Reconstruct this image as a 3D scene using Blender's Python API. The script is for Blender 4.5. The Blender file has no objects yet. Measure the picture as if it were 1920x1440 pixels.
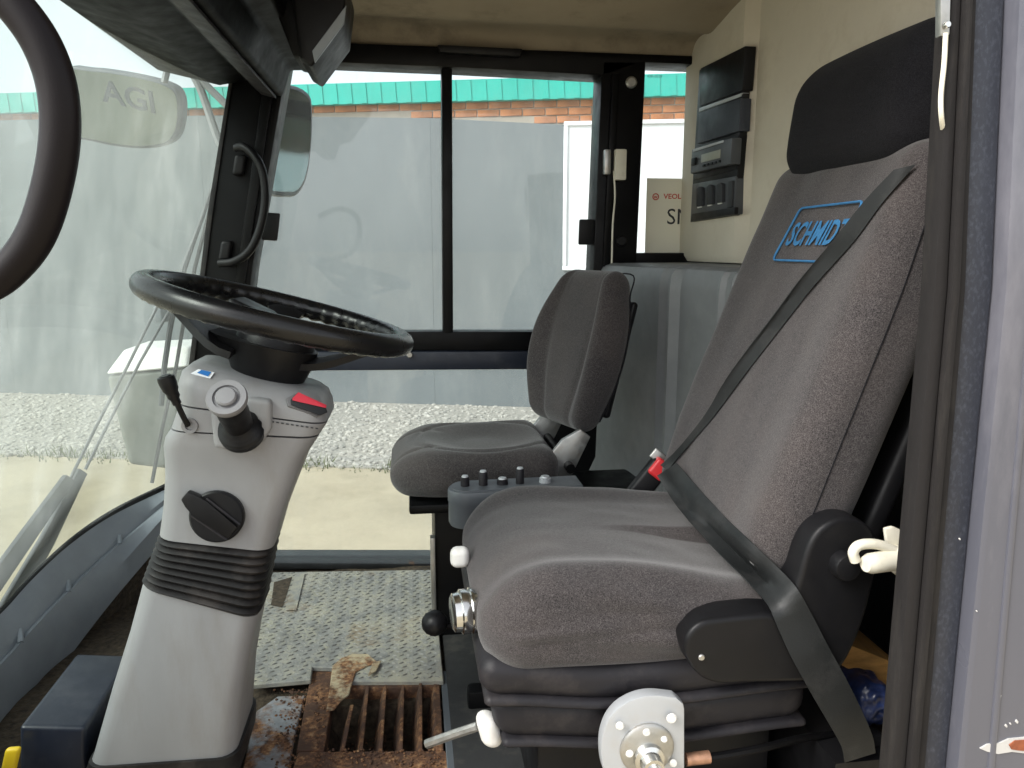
import bpy, bmesh, math, random
from mathutils import Vector, Matrix, noise as mnoise
R = math.radians
random.seed(11)
SC = bpy.context.scene
COL = SC.collection

# ------------------------------------------------------------------ camera
CAM_H, F_PX, YAW, PITCH = 1.65, 1440.0, R(7.5), R(10.0)
cam_d = bpy.data.cameras.new("camera"); cam = bpy.data.objects.new("camera", cam_d); COL.objects.link(cam)
cam.location = (0, 0, CAM_H); cam.rotation_euler = (R(90) - PITCH, 0, -YAW)
cam_d.sensor_width = 36.0; cam_d.lens = 27.0; cam_d.clip_start = 0.02; cam_d.clip_end = 3000
SC.camera = cam

# ------------------------------------------------------------------ sky, sun, exposure
SUN_TO = Vector((-0.78, -0.42, 0.80)).normalized()
w = bpy.data.worlds.new("World"); SC.world = w; w.use_nodes = True
wn, wl = w.node_tree.nodes, w.node_tree.links
sky = wn.new("ShaderNodeTexSky"); sky.sky_type = 'NISHITA'; sky.sun_disc = False
sky.sun_elevation = math.asin(SUN_TO.z); sky.sun_rotation = math.atan2(SUN_TO.x, SUN_TO.y)
sky.air_density = 1.0; sky.dust_density = 2.0; sky.ozone_density = 1.0
hs = wn.new("ShaderNodeHueSaturation"); hs.inputs['Saturation'].default_value = 0.18
bg = wn["Background"]; bg.inputs['Strength'].default_value = 0.15
wl.new(sky.outputs[0], hs.inputs['Color']); wl.new(hs.outputs[0], bg.inputs['Color'])
sun_d = bpy.data.lights.new("sun", 'SUN'); sun_d.energy = 1.5; sun_d.angle = R(25); sun_d.color = (1, .96, .9)
sun = bpy.data.objects.new("sun", sun_d); COL.objects.link(sun); sun.location = SUN_TO * 20
sun.rotation_euler = SUN_TO.to_track_quat('Z', 'Y').to_euler()
SC.view_settings.view_transform = 'Standard'; SC.view_settings.look = 'None'
SC.view_settings.exposure = 1.2; SC.view_settings.gamma = 1.0
SC.render.engine = 'CYCLES'; SC.cycles.use_denoising = True
SC.cycles.max_bounces = 10; SC.cycles.transparent_max_bounces = 16; SC.cycles.diffuse_bounces = 5

# ------------------------------------------------------------------ measuring helpers (photo pixel + depth -> metres)
FW = Vector((math.sin(YAW)*math.cos(PITCH), math.cos(YAW)*math.cos(PITCH), -math.sin(PITCH)))
RT = Vector((math.cos(YAW), -math.sin(YAW), 0)); UP = RT.cross(FW); CP = Vector((0, 0, CAM_H))
def ray(px, py): return FW + RT*((px-960)/F_PX) + UP*((720-py)/F_PX)
def P(px, py, Y): d = ray(px, py); return CP + d*(Y/d.y)
def PX(px, py, X): d = ray(px, py); return CP + d*(X/d.x)
def PZ(px, py, Z): d = ray(px, py); return CP + d*((Z-CAM_H)/d.z)
V = Vector

# ------------------------------------------------------------------ materials
MATS = {}
def ramp(nt, src, stops):
    r = nt.nodes.new("ShaderNodeValToRGB"); nt.links.new(src, r.inputs[0])
    while len(r.color_ramp.elements) < len(stops): r.color_ramp.elements.new(0.5)
    for e, (p, c) in zip(r.color_ramp.elements, stops):
        e.position = p; e.color = (*c, 1) if len(c) == 3 else c
    return r.outputs[0]
def g(v): return (v, v, v)
def mixc(nt, fac, a, b, mode='MIX'):
    m = nt.nodes.new("ShaderNodeMix"); m.data_type = 'RGBA'; m.blend_type = mode
    for i, s in ((0, fac), (6, a), (7, b)):
        if isinstance(s, bpy.types.NodeSocket): nt.links.new(s, m.inputs[i])
        else: m.inputs[i].default_value = s if i == 0 else ((*s, 1) if len(s) == 3 else s)
    return m.outputs[2]
def tex(nt, kind, scale, detail=3, rough=.55, vec=None, stretch=None):
    if vec is None:
        tc = nt.nodes.new("ShaderNodeTexCoord"); vec = tc.outputs['Object']
    if stretch:
        mp = nt.nodes.new("ShaderNodeMapping"); mp.inputs['Scale'].default_value = stretch
        nt.links.new(vec, mp.inputs['Vector']); vec = mp.outputs[0]
    if kind == 'noise':
        n = nt.nodes.new("ShaderNodeTexNoise"); n.inputs['Detail'].default_value = detail; n.inputs['Roughness'].default_value = rough
        n.inputs['Scale'].default_value = scale; nt.links.new(vec, n.inputs['Vector']); return n.outputs['Fac']
    n = nt.nodes.new("ShaderNodeTexVoronoi"); n.inputs['Scale'].default_value = scale
    nt.links.new(vec, n.inputs['Vector']); return n.outputs['Distance']
def bump(nt, h, strength, dist, chain=None):
    b = nt.nodes.new("ShaderNodeBump"); b.inputs['Strength'].default_value = strength; b.inputs['Distance'].default_value = dist
    nt.links.new(h, b.inputs['Height'])
    if chain: nt.links.new(chain, b.inputs['Normal'])
    return b.outputs[0]
def newmat(name):
    m = bpy.data.materials.new(name); m.use_nodes = True; MATS[name] = m
    return m, m.node_tree, m.node_tree.nodes['Principled BSDF']
def plain(name, c, rough=.5, metal=0, var=.12, vscale=9, bmp=.0, bscale=300, dirt=None, dirt_amt=.5, dscale=14, coat=0, spec=.5, stretch=None, bd=.001):
    m, nt, b = newmat(name)
    n = tex(nt, 'noise', vscale, 5, .6, stretch=stretch)
    lo = tuple(x*(1-var) for x in c); hi = tuple(min(1, x*(1+var)) for x in c)
    colr = ramp(nt, n, [(.3, lo), (.7, hi)])
    rr = ramp(nt, tex(nt, 'noise', vscale*2.3, 4), [(.3, g(max(0, rough-.08))), (.7, g(min(1, rough+.1)))])
    if dirt:
        d = ramp(nt, tex(nt, 'noise', dscale, 8, .7, stretch=stretch), [(.5, g(0)), (.75, g(dirt_amt))])
        colr = mixc(nt, d, colr, dirt)
    nt.links.new(colr, b.inputs['Base Color']); nt.links.new(rr, b.inputs['Roughness'])
    b.inputs['Metallic'].default_value = metal; b.inputs['Coat Weight'].default_value = coat
    b.inputs['Specular IOR Level'].default_value = spec
    if bmp: nt.links.new(bump(nt, tex(nt, 'noise', bscale, 3), bmp, bd), b.inputs['Normal'])
    return m

def fabric(name, dark, light, scale=680):
    m, nt, b = newmat(name)
    n1 = tex(nt, 'noise', scale, 2, .6); n2 = tex(nt, 'noise', 6, 4, .6); n3 = tex(nt, 'noise', scale*.33, 3, .7)
    c = ramp(nt, n1, [(.36, dark), (.5, tuple((a+bb)/2 for a, bb in zip(dark, light))), (.64, light)])
    c = mixc(nt, ramp(nt, n3, [(.35, g(0)), (.65, g(.45))]), c, dark)
    c = mixc(nt, ramp(nt, n2, [(.4, g(0)), (.75, g(.3))]), c, (light[0]*1.05, light[1]*.95, light[2]*.85))
    nt.links.new(c, b.inputs['Base Color']); b.inputs['Roughness'].default_value = .95
    b.inputs['Specular IOR Level'].default_value = .15
    b.inputs['Sheen Weight'].default_value = .25 if light[0] > .1 else .03; b.inputs['Sheen Roughness'].default_value = .5
    nb = bump(nt, n1, .6, .0012)
    nt.links.new(bump(nt, tex(nt, 'noise', 18, 2, .5, stretch=(1, .6, 1.8)), .18, .005, nb), b.inputs['Normal'])
    return m
fabric('fabric', (.014, .0128, .0132), (.104, .093, .094))
fabric('fabric_dark', (.003, .003, .004), (.018, .018, .021))
plain('black_metal', (.0035, .0035, .004), .38, var=.25, dirt=(.012, .011, .010), dirt_amt=.2, spec=.16)
plain('black_plastic', (.0075, .0075, .0085), .40, var=.15, bmp=.25, bscale=900, bd=.0004, dirt=(.02, .018, .017), dirt_amt=.25, spec=.24)
plain('console_black', (.003, .003, .0035), .5, var=.2, dirt=(.006, .006, .0055), dirt_amt=.2, spec=.1)
plain('charcoal_plastic', (.017, .016, .019), .5, spec=.3, bmp=.3, bscale=900, bd=.0004, dirt=(.10, .085, .08), dirt_amt=.35)
plain('wheel_rubber', (.005, .005, .0055), .27, bmp=.25, bscale=1400, bd=.0003, var=.2, spec=.42)
plain('purple_black', (.006, .0042, .005), .45, bmp=.3, bscale=900, bd=.0005, var=.3, vscale=5, spec=.2)
plain('rubber', (.02, .02, .021), .75, bmp=.3, bscale=200, dirt=(.10, .09, .075), dirt_amt=.5)
plain('seal', (.017, .0155, .0155), .7, spec=.2, bmp=.5, bscale=140, dirt=(.06, .054, .047), dirt_amt=.6, dscale=20, stretch=(1, 1, .15))
plain('worn_black', (.022, .025, .036), .5, bmp=.4, bscale=150, dirt=(.075, .085, .11), dirt_amt=.7, dscale=230, stretch=(1, 1, .6))
plain('grey_plastic', (.245, .245, .252), .48, var=.08, bmp=.15, bscale=700, bd=.0004, dirt=(.17, .15, .13), dirt_amt=.5, dscale=11, stretch=(1, 1, .25))
plain('grey_plastic_dark', (.19, .188, .195), .5, var=.06, bmp=.15, bscale=700, bd=.0004, dirt=(.16, .14, .12), dirt_amt=.3)
plain('bellows', (.012, .011, .011), .5, spec=.35, var=.2, dirt=(.12, .10, .09), dirt_amt=.4)
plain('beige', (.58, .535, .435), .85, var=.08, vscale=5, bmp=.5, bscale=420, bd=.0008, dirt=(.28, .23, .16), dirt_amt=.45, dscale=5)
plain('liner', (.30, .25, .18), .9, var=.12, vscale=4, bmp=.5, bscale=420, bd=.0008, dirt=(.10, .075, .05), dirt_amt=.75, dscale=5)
plain('bulkhead', (.145, .152, .155), .5, var=.08, bmp=.25, bscale=500, bd=.0005, dirt=(.23, .24, .23), dirt_amt=.3)
plain('dash_blue', (.27, .30, .335), .36, var=.1, bmp=.1, bscale=600, dirt=(.33, .36, .38), dirt_amt=.45, dscale=12)
plain('navy_plastic', (.012, .016, .028), .4, var=.15, dirt=(.09, .09, .10), dirt_amt=.3)
plain('box_grey', (.095, .105, .118), .45, var=.08, bmp=.2, bscale=600)
plain('box_dark', (.06, .065, .072), .4, var=.08)
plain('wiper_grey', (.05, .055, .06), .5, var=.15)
plain('blank_panel', (.028, .034, .046), .5, bmp=.2, bscale=800, bd=.0004)
plain('chrome', (.72, .72, .70), .18, 1.0, var=.1)
plain('dull_steel', (.5, .5, .48), .38, .9, var=.2, vscale=30, dirt=(.25, .17, .10), dirt_amt=.5, dscale=30)
plain('zinc', (.48, .50, .52), .42, .25, var=.06, dirt=(.45, .43, .40), dirt_amt=.4, dscale=30)
plain('white_plastic', (.78, .77, .74), .4, var=.05, dirt=(.5, .45, .36), dirt_amt=.35, dscale=30)
plain('ivory', (.72, .69, .58), .5, var=.08, dirt=(.4, .35, .25), dirt_amt=.4, dscale=40)
plain('red_plastic', (.62, .03, .035), .35, var=.08)
plain('webbing', (.014, .0155, .016), .5, spec=.35, var=.2, bmp=.6, bscale=600, bd=.0008, dirt=(.085, .08, .078), dirt_amt=.4, dscale=8)
plain('yellow', (.75, .52, .02), .4)
plain('wood', (.42, .23, .07), .6, var=.35, vscale=20, stretch=(1, .15, 4), bmp=.3, bscale=60)
plain('blue_bag', (.012, .022, .075), .35, var=.6, vscale=40)
plain('copper', (.45, .25, .16), .4, .5, var=.3, vscale=60)
plain('logo_blue', (.035, .17, .36), .8, var=.2, vscale=60)
plain('body_paint', (.095, .098, .12), .32, var=.08, vscale=3, coat=.35, dirt=(.30, .29, .32), dirt_amt=.35, dscale=7, stretch=(1, 1, .3))
plain('chip_rust', (.26, .075, .03), .8, var=.4, vscale=50)
plain('chip_white', (.5, .49, .47), .6)
plain('text_dark', (.02, .022, .025), .6)
plain('text_red', (.55, .05, .03), .6)
def paper_mat():
    m, nt, b = newmat('paper'); b.inputs['Base Color'].default_value = (.74, .71, .62, 1); b.inputs['Roughness'].default_value = .8
    tl = nt.nodes.new('ShaderNodeBsdfTranslucent'); tl.inputs[0].default_value = (.80, .76, .66, 1); mx = nt.nodes.new('ShaderNodeMixShader'); mx.inputs[0].default_value = .5
    nt.links.new(b.outputs[0], mx.inputs[1]); nt.links.new(tl.outputs[0], mx.inputs[2]); nt.links.new(mx.outputs[0], nt.nodes['Material Output'].inputs['Surface'])
paper_mat()
plain('sticker_blue', (.03, .16, .45), .4)
plain('sticker_white', (.75, .77, .8), .4)
plain('sticker_red', (.7, .05, .08), .4)
plain('cladding', (.135, .152, .158), .6, var=.07, vscale=1.2, bmp=.15, bscale=30, dirt=(.30, .31, .30), dirt_amt=.3, dscale=2.0, stretch=(1, 1, .35))
plain('brick', (.42, .17, .07), .9, var=.35, vscale=6, bmp=.5, bscale=90, bd=.003)
plain('mortar', (.36, .31, .25), .95, var=.1, bmp=.4, bscale=120)
plain('teal_sheet', (.02, .43, .35), .45, var=.1, vscale=1.5, dirt=(.10, .42, .36), dirt_amt=.4, dscale=2)
plain('white_board', (.78, .79, .80), .5, var=.03)
plain('concrete', (.42, .36, .25), .95, var=.16, vscale=.9, bmp=.5, bscale=18, bd=.006, dirt=(.22, .18, .11), dirt_amt=.55, dscale=1.3)
plain('gravel_bed', (.33, .31, .27), .95, var=.25, vscale=25, bmp=.8, bscale=25, bd=.02)
plain('stone', (.38, .36, .32), .9, var=.3, vscale=7)
plain('weed', (.10, .115, .04), .8, var=.4, vscale=20)
plain('lcd', (.30, .31, .26), .35)
plain('outer_grey', (.28, .29, .30), .5, dirt=(.5, .5, .5), dirt_amt=.4)
plain('housing_green', (.16, .17, .15), .55, var=.15, dirt=(.3, .3, .26), dirt_amt=.4)
plain('debris', (.055, .04, .026), .95, var=.6, vscale=70, bmp=1, bscale=90, bd=.004)

def rusty(name, base, rough, metal, amt, scale=16):
    m, nt, b = newmat(name)
    n = tex(nt, 'noise', scale, 8, .68); n2 = tex(nt, 'noise', scale*5, 6, .7)
    rust = ramp(nt, n2, [(.3, (.03, .017, .011)), (.44, (.11, .05, .026)), (.56, (.24, .115, .052)), (.72, (.46, .30, .16))])
    f = ramp(nt, n, [(max(0, .62-amt*.4), g(0)), (min(1, .74-amt*.4), g(1))])
    bc = ramp(nt, tex(nt, 'noise', scale*1.7, 6), [(.3, tuple(x*.75 for x in base)), (.7, tuple(min(1, x*1.3) for x in base))])
    nt.links.new(mixc(nt, f, bc, rust), b.inputs['Base Color'])
    nt.links.new(ramp(nt, f, [(0, g(rough)), (1, g(.95))]), b.inputs['Roughness'])
    nt.links.new(ramp(nt, f, [(0, g(metal)), (1, g(0))]), b.inputs['Metallic'])
    nt.links.new(bump(nt, n2, .6, .003), b.inputs['Normal'])
    return m

def plate_mat():
    m, nt, b = newmat('plate')
    n1 = tex(nt, 'noise', 9, 9, .72); n2 = tex(nt, 'noise', 45, 6, .7, stretch=(1, .5, 1)); n3 = tex(nt, 'noise', 5, 8, .7)
    c = ramp(nt, n1, [(.32, (.14, .14, .142)), (.5, (.25, .247, .235)), (.66, (.40, .37, .30))])
    c = mixc(nt, ramp(nt, n2, [(.45, g(0)), (.7, g(.7))]), c, (.42, .39, .29))
    c = mixc(nt, ramp(nt, n3, [(.56, g(0)), (.66, g(.75))]), c, (.16, .10, .055))
    nt.links.new(c, b.inputs['Base Color']); b.inputs['Roughness'].default_value = .7
    nt.links.new(bump(nt, n2, .5, .002), b.inputs['Normal'])
plate_mat()
plain('tread', (.19, .188, .18), .55, var=.4, vscale=12, dirt=(.34, .31, .24), dirt_amt=.8, dscale=10)
rusty('rust', (.07, .035, .022), .9, 0, .42, 17)
rusty('rust_tan', (.40, .33, .22), .8, 0, .45, 18)
rusty('rust_steel', (.26, .27, .29), .55, .2, .42, 12)
rusty('sill_black', (.02, .021, .023), .35, 0, .02, 12)

def glass(name, tint, haze, smear=(1, 1, .25), sc=9, hazecol=(.8, .84, .83)):
    m, nt, b = newmat(name); nt.nodes.remove(b)
    out = nt.nodes['Material Output']
    tr = nt.nodes.new('ShaderNodeBsdfTransparent'); tr.inputs[0].default_value = (*tint, 1)
    tl = nt.nodes.new('ShaderNodeBsdfTranslucent'); tl.inputs[0].default_value = (*hazecol, 1)
    df = nt.nodes.new('ShaderNodeBsdfDiffuse'); df.inputs[0].default_value = (*hazecol, 1)
    gl = nt.nodes.new('ShaderNodeBsdfGlossy'); gl.inputs['Roughness'].default_value = .02
    lw = nt.nodes.new('ShaderNodeLayerWeight'); pw = nt.nodes.new('ShaderNodeMath'); pw.operation = 'POWER'; pw.inputs[1].default_value = 5
    nt.links.new(lw.outputs['Facing'], pw.inputs[0])
    fr = nt.nodes.new('ShaderNodeMath'); fr.operation = 'MULTIPLY_ADD'; fr.inputs[1].default_value = .5; fr.inputs[2].default_value = .025
    nt.links.new(pw.outputs[0], fr.inputs[0]); lw.inputs[0].default_value = .5
    a = nt.nodes.new('ShaderNodeMixShader'); a.inputs[0].default_value = .25
    nt.links.new(tl.outputs[0], a.inputs[1]); nt.links.new(df.outputs[0], a.inputs[2])
    n = tex(nt, 'noise', sc, 7, .65, stretch=smear); n2 = tex(nt, 'noise', 2.2, 4, .6)
    f1 = ramp(nt, n, [(.3, g(haze*.45)), (.55, g(haze*.9)), (.8, g(min(1, haze*2.0)))])
    f2 = ramp(nt, n2, [(.3, g(.55)), (.7, g(1))])
    mul = nt.nodes.new('ShaderNodeMath'); mul.operation = 'MULTIPLY'
    nt.links.new(f1, mul.inputs[0]); nt.links.new(f2, mul.inputs[1])
    mx = nt.nodes.new('ShaderNodeMixShader'); nt.links.new(mul.outputs[0], mx.inputs[0])
    nt.links.new(tr.outputs[0], mx.inputs[1]); nt.links.new(a.outputs[0], mx.inputs[2])
    my = nt.nodes.new('ShaderNodeMixShader'); nt.links.new(fr.outputs[0], my.inputs[0])
    nt.links.new(mx.outputs[0], my.inputs[1]); nt.links.new(gl.outputs[0], my.inputs[2])
    nt.links.new(my.outputs[0], out.inputs['Surface'])
    return m
glass('screen_glass', (.83, .88, .86), .17)
glass('side_glass', (.91, .95, .955), .105)
glass('door_glass', (.95, .97, .97), .05)
m, nt, b = newmat('mirror_glass'); b.inputs['Metallic'].default_value = 1; b.inputs['Roughness'].default_value = .06
b.inputs['Base Color'].default_value = (.22, .27, .26, 1)

# ------------------------------------------------------------------ object helpers
ORIG = {}
def _tag(o, label=None, cat=None, group=None, kind=None):
    if label: o['label'] = label
    if cat: o['category'] = cat
    if group: o['group'] = group
    if kind: o['kind'] = kind
def thing(name, loc, label, cat, group=None):
    o = bpy.data.objects.new(name, None); COL.objects.link(o); o.location = loc; o.empty_display_size = .05
    ORIG[o.name] = V(loc); _tag(o, label, cat, group); return o
def obj(name, vf, mat, parent=None, label=None, cat=None, group=None, kind=None, smooth=38, origin=None):
    vs, fs = vf
    vs = [V(v) for v in vs]
    if parent is not None: org = ORIG[parent.name]
    elif origin is not None: org = V(origin)
    else:
        org = V((sum(v.x for v in vs)/len(vs), sum(v.y for v in vs)/len(vs), min(v.z for v in vs)))
    me = bpy.data.meshes.new(name); me.from_pydata([v-org for v in vs], [], fs)
    bm = bmesh.new(); bm.from_mesh(me); bmesh.ops.recalc_face_normals(bm, faces=bm.faces); bm.to_mesh(me); bm.free()
    me.materials.append(MATS[mat])
    if smooth:
        me.polygons.foreach_set('use_smooth', [True]*len(me.polygons)); me.set_sharp_from_angle(angle=R(smooth))
    o = bpy.data.objects.new(name, me); COL.objects.link(o)
    if parent is not None: o.parent = parent
    else: o.location = org
    ORIG[o.name] = org
    _tag(o, label, cat, group, kind); return o
def bev(vf, w, seg=2, ang=30):
    bm = bmesh.new(); vv = [bm.verts.new(v) for v in vf[0]]
    for f in vf[1]:
        try: bm.faces.new([vv[i] for i in f])
        except ValueError: pass
    bmesh.ops.recalc_face_normals(bm, faces=bm.faces)
    ed = [e for e in bm.edges if len(e.link_faces) == 2 and e.calc_face_angle(0) > R(ang)]
    bmesh.ops.bevel(bm, geom=ed, offset=w, segments=seg, affect='EDGES', profile=.6, clamp_overlap=True)
    bm.verts.index_update(); r = ([v.co.copy() for v in bm.verts], [[v.index for v in f.verts] for f in bm.faces]); bm.free(); return r
def join(*vfs):
    V_, F_ = [], []
    for vs, fs in vfs:
        k = len(V_); V_ += [V(v) for v in vs]; F_ += [[i+k for i in f] for f in fs]
    return V_, F_
def hexa(p, w=0, seg=2):
    vf = ([V(q) for q in p], [(0,1,2,3), (7,6,5,4), (0,4,5,1), (1,5,6,2), (2,6,7,3), (3,7,4,0)])
    return bev(vf, w, seg) if w else vf
def box(a, b_, w=0, seg=2):
    x0, y0, z0 = a; x1, y1, z1 = b_
    return hexa([(x0,y0,z0), (x1,y0,z0), (x1,y1,z0), (x0,y1,z0), (x0,y0,z1), (x1,y0,z1), (x1,y1,z1), (x0,y1,z1)], w, seg)
def prism(poly, ext, w=0, seg=2):
    """poly: 3-D points of one cap, ext: vector to the other cap"""
    n = len(poly); ext = V(ext); vs = [V(p) for p in poly] + [V(p)+ext for p in poly]
    fs = [list(range(n)), list(range(2*n-1, n-1, -1))] + [(i, (i+1) % n, n+(i+1) % n, n+i) for i in range(n)]
    return bev((vs, fs), w, seg) if w else (vs, fs)
def catmull(pts, n=6, closed=False):
    pts = [V(p) for p in pts]; out = []; N = len(pts)
    rng = range(N) if closed else range(N-1)
    for i in rng:
        p0 = pts[(i-1) % N] if closed or i > 0 else pts[0]*2-pts[1]
        p1, p2 = pts[i], pts[(i+1) % N]
        p3 = pts[(i+2) % N] if closed or i+2 < N else pts[-1]*2-pts[-2]
        for k in range(n):
            t = k/n
            out.append(.5*((2*p1)+(p2-p0)*t+(2*p0-5*p1+4*p2-p3)*t*t+(3*p1-p0-3*p2+p3)*t**3))
    if not closed: out.append(pts[-1])
    return out
def tube(path, r, seg=10, closed=False, cap=True):
    path = [V(p) for p in path]; n = len(path); rs = r if isinstance(r, (list, tuple)) else [r]*n
    if len(rs) != n: rs = [rs[min(len(rs)-1, int(i*len(rs)/n))] for i in range(n)]
    vs, fs = [], []; up_ = None
    for i, p in enumerate(path):
        a = path[(i+1) % n] if closed or i < n-1 else path[i]
        b_ = path[i-1] if closed or i > 0 else path[i]
        t = (a-b_).normalized()
        if up_ is None: up_ = t.orthogonal().normalized()
        up_ = (up_-t*up_.dot(t)).normalized(); sd = t.cross(up_)
        for k in range(seg):
            an = 2*math.pi*k/seg; vs.append(p+(up_*math.cos(an)+sd*math.sin(an))*rs[i])
    m_ = n if closed else n-1
    for i in range(m_):
        for k in range(seg):
            j = (i+1) % n; fs.append((i*seg+k, i*seg+(k+1) % seg, j*seg+(k+1) % seg, j*seg+k))
    if not closed and cap: fs += [list(range(seg)), list(range((n-1)*seg, n*seg))]
    return vs, fs
def lathe(prof, o, axis, seg=24):
    """prof: (distance along axis, radius)"""
    ax = V(axis).normalized(); u = ax.orthogonal().normalized(); v = ax.cross(u); o = V(o); vs, fs = [], []
    for h, r in prof:
        for k in range(seg):
            a = 2*math.pi*k/seg; vs.append(o+ax*h+(u*math.cos(a)+v*math.sin(a))*max(r, 1e-5))
    for i in range(len(prof)-1):
        for k in range(seg): fs.append((i*seg+k, i*seg+(k+1) % seg, (i+1)*seg+(k+1) % seg, (i+1)*seg+k))
    fs += [list(range(seg)), list(range((len(prof)-1)*seg, len(prof)*seg))]
    return vs, fs
def loft(rings, closed_ring=True, cap=True):
    n = len(rings[0]); vs = [V(p) for r in rings for p in r]; fs = []
    for i in range(len(rings)-1):
        for k in range(n if closed_ring else n-1):
            fs.append((i*n+k, i*n+(k+1) % n, (i+1)*n+(k+1) % n, (i+1)*n+k))
    if cap and closed_ring: fs += [list(range(n)), list(range((len(rings)-1)*n, len(rings)*n))]
    return vs, fs
def rbox(h, r, seg, k=4, f=None):
    """rounded box, half sizes h, corner radius r, through deform f"""
    ax = []
    for a in range(3):
        e = h[a]-r; c = [-h[a]+r*i/k for i in range(k)]+[-e+2*e*i/seg[a] for i in range(seg[a])]+[e+r*i/k for i in range(k+1)]
        ax.append(c)
    idx, vs, fs = {}, [], []
    def vid(i, j, l):
        if (i, j, l) not in idx:
            p = V((ax[0][i], ax[1][j], ax[2][l])); q = V([max(-(h[a]-r), min(h[a]-r, p[a])) for a in range(3)])
            d = p-q; d = d.normalized()*r if d.length > 1e-9 else d
            idx[(i, j, l)] = len(vs); vs.append(q+d)
        return idx[(i, j, l)]
    n = [len(c)-1 for c in ax]
    for j in range(n[1]):
        for l in range(n[2]):
            for i in (0, n[0]): fs.append((vid(i,j,l), vid(i,j+1,l), vid(i,j+1,l+1), vid(i,j,l+1)))
    for i in range(n[0]):
        for l in range(n[2]):
            for j in (0, n[1]): fs.append((vid(i,j,l), vid(i+1,j,l), vid(i+1,j,l+1), vid(i,j,l+1)))
        for j in range(n[1]):
            for l in (0, n[2]): fs.append((vid(i,j,l), vid(i+1,j,l), vid(i+1,j+1,l), vid(i,j+1,l)))
    return ([V(f(*v)) for v in vs] if f else vs), fs
def sheet(rows, thick):
    """grid of points (rows of equal length) given thickness along -normal"""
    nr, nc = len(rows), len(rows[0]); top = [V(p) for r_ in rows for p in r_]; nrm = []
    for i in range(nr):
        for j in range(nc):
            a = V(rows[min(i+1, nr-1)][j])-V(rows[max(i-1, 0)][j]); b_ = V(rows[i][min(j+1, nc-1)])-V(rows[i][max(j-1, 0)])
            nrm.append(a.cross(b_).normalized())
    vs = top+[p-n_*thick for p, n_ in zip(top, nrm)]; K = nr*nc; fs = []
    for i in range(nr-1):
        for j in range(nc-1):
            q = (i*nc+j, i*nc+j+1, (i+1)*nc+j+1, (i+1)*nc+j); fs.append(q); fs.append(tuple(K+x for x in reversed(q)))
    rim = [j for j in range(nc)]+[i*nc+nc-1 for i in range(1, nr)]+[(nr-1)*nc+j for j in range(nc-2, -1, -1)]+[i*nc for i in range(nr-2, 0, -1)]
    for a, b_ in zip(rim, rim[1:]+rim[:1]): fs.append((a, b_, K+b_, K+a))
    return vs, fs
def ribbon(pts, wid, th):
    """pts: centre points, wid: half-width vector per point"""
    vs, fs = [], []; n = len(pts)
    for i in range(n):
        t = (V(pts[min(i+1, n-1)])-V(pts[max(i-1, 0)])).normalized(); w_ = V(wid[i]); nn = t.cross(w_).normalized()*th/2
        for s, q in ((1, 1), (-1, 1), (-1, -1), (1, -1)): vs.append(V(pts[i])+w_*s+nn*q)
    return loft([vs[4*i:4*i+4] for i in range(n)])
def smooth(a, b_, x): t = max(0, min(1, (x-a)/(b_-a))); return t*t*(3-2*t)
def text2d(s, size, off=0.0, shear=0.0, res=3):
    c = bpy.data.curves.new('t', 'FONT'); c.body = s; c.size = size; c.offset = off; c.shear = shear; c.resolution_u = res
    c.align_x = 'CENTER'; c.align_y = 'CENTER'
    o = bpy.data.objects.new('t', c); COL.objects.link(o); bpy.context.view_layer.update()
    me = bpy.data.meshes.new_from_object(o.evaluated_get(bpy.context.evaluated_depsgraph_get()))
    r = [(v.co.x, v.co.y) for v in me.vertices], [list(p.vertices) for p in me.polygons]
    bpy.data.objects.remove(o); bpy.data.curves.remove(c); bpy.data.meshes.remove(me); return r
def letters(s, size, fn, off=0, shear=0):
    v2, fs = text2d(s, size, off, shear); return [fn(x, y) for x, y in v2], fs
def disc_screw(o, axis, r, h): return lathe([(0, r), (h*.6, r), (h, r*.75)], o, axis, 12)
def rrect(w_, h_, r, n=5):
    pts = []
    for cx, cy, a0 in ((w_-r, h_-r, 0), (-w_+r, h_-r, 90), (-w_+r, -h_+r, 180), (w_-r, -h_+r, 270)):
        for k in range(n+1): a = R(a0+90*k/n); pts.append((cx+r*math.cos(a), cy+r*math.sin(a)))
    return pts

from mathutils.bvhtree import BVHTree
def bvh(*objs):
    vs, fs = [], []
    for o in objs:
        k = len(vs); vs += [v.co+ORIG[o.name] for v in o.data.vertices]; fs += [[i+k for i in p.vertices] for p in o.data.polygons]
    return BVHTree.FromPolygons(vs, fs)
def hit(bv, px, py, off=0.0, towards_cam=0.0):
    d = ray(px, py).normalized(); h, n_, _, _ = bv.ray_cast(CP, d)
    if h is None: return None, None
    if n_.dot(d) > 0: n_ = -n_
    return h+n_*off-d*towards_cam, n_
YW = 2.35                       # far door plane
FL = 0.70                       # cab floor height
# windscreen surface
def gx(Y, z): return -.46 + .205*(z-2.17) - .20*(1-((Y-1.6)/.75)**2)
def GL(px, py, sh=0.0):
    d = ray(px, py); lo, hi = .3, 6.0
    for _ in range(60):
        Y = (lo+hi)/2; p = CP+d*(Y/d.y)
        if p.x > gx(p.y, p.z)+sh: lo = Y
        else: hi = Y
        if lo > 2.6: break
    return CP+d*(lo/d.y)

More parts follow.
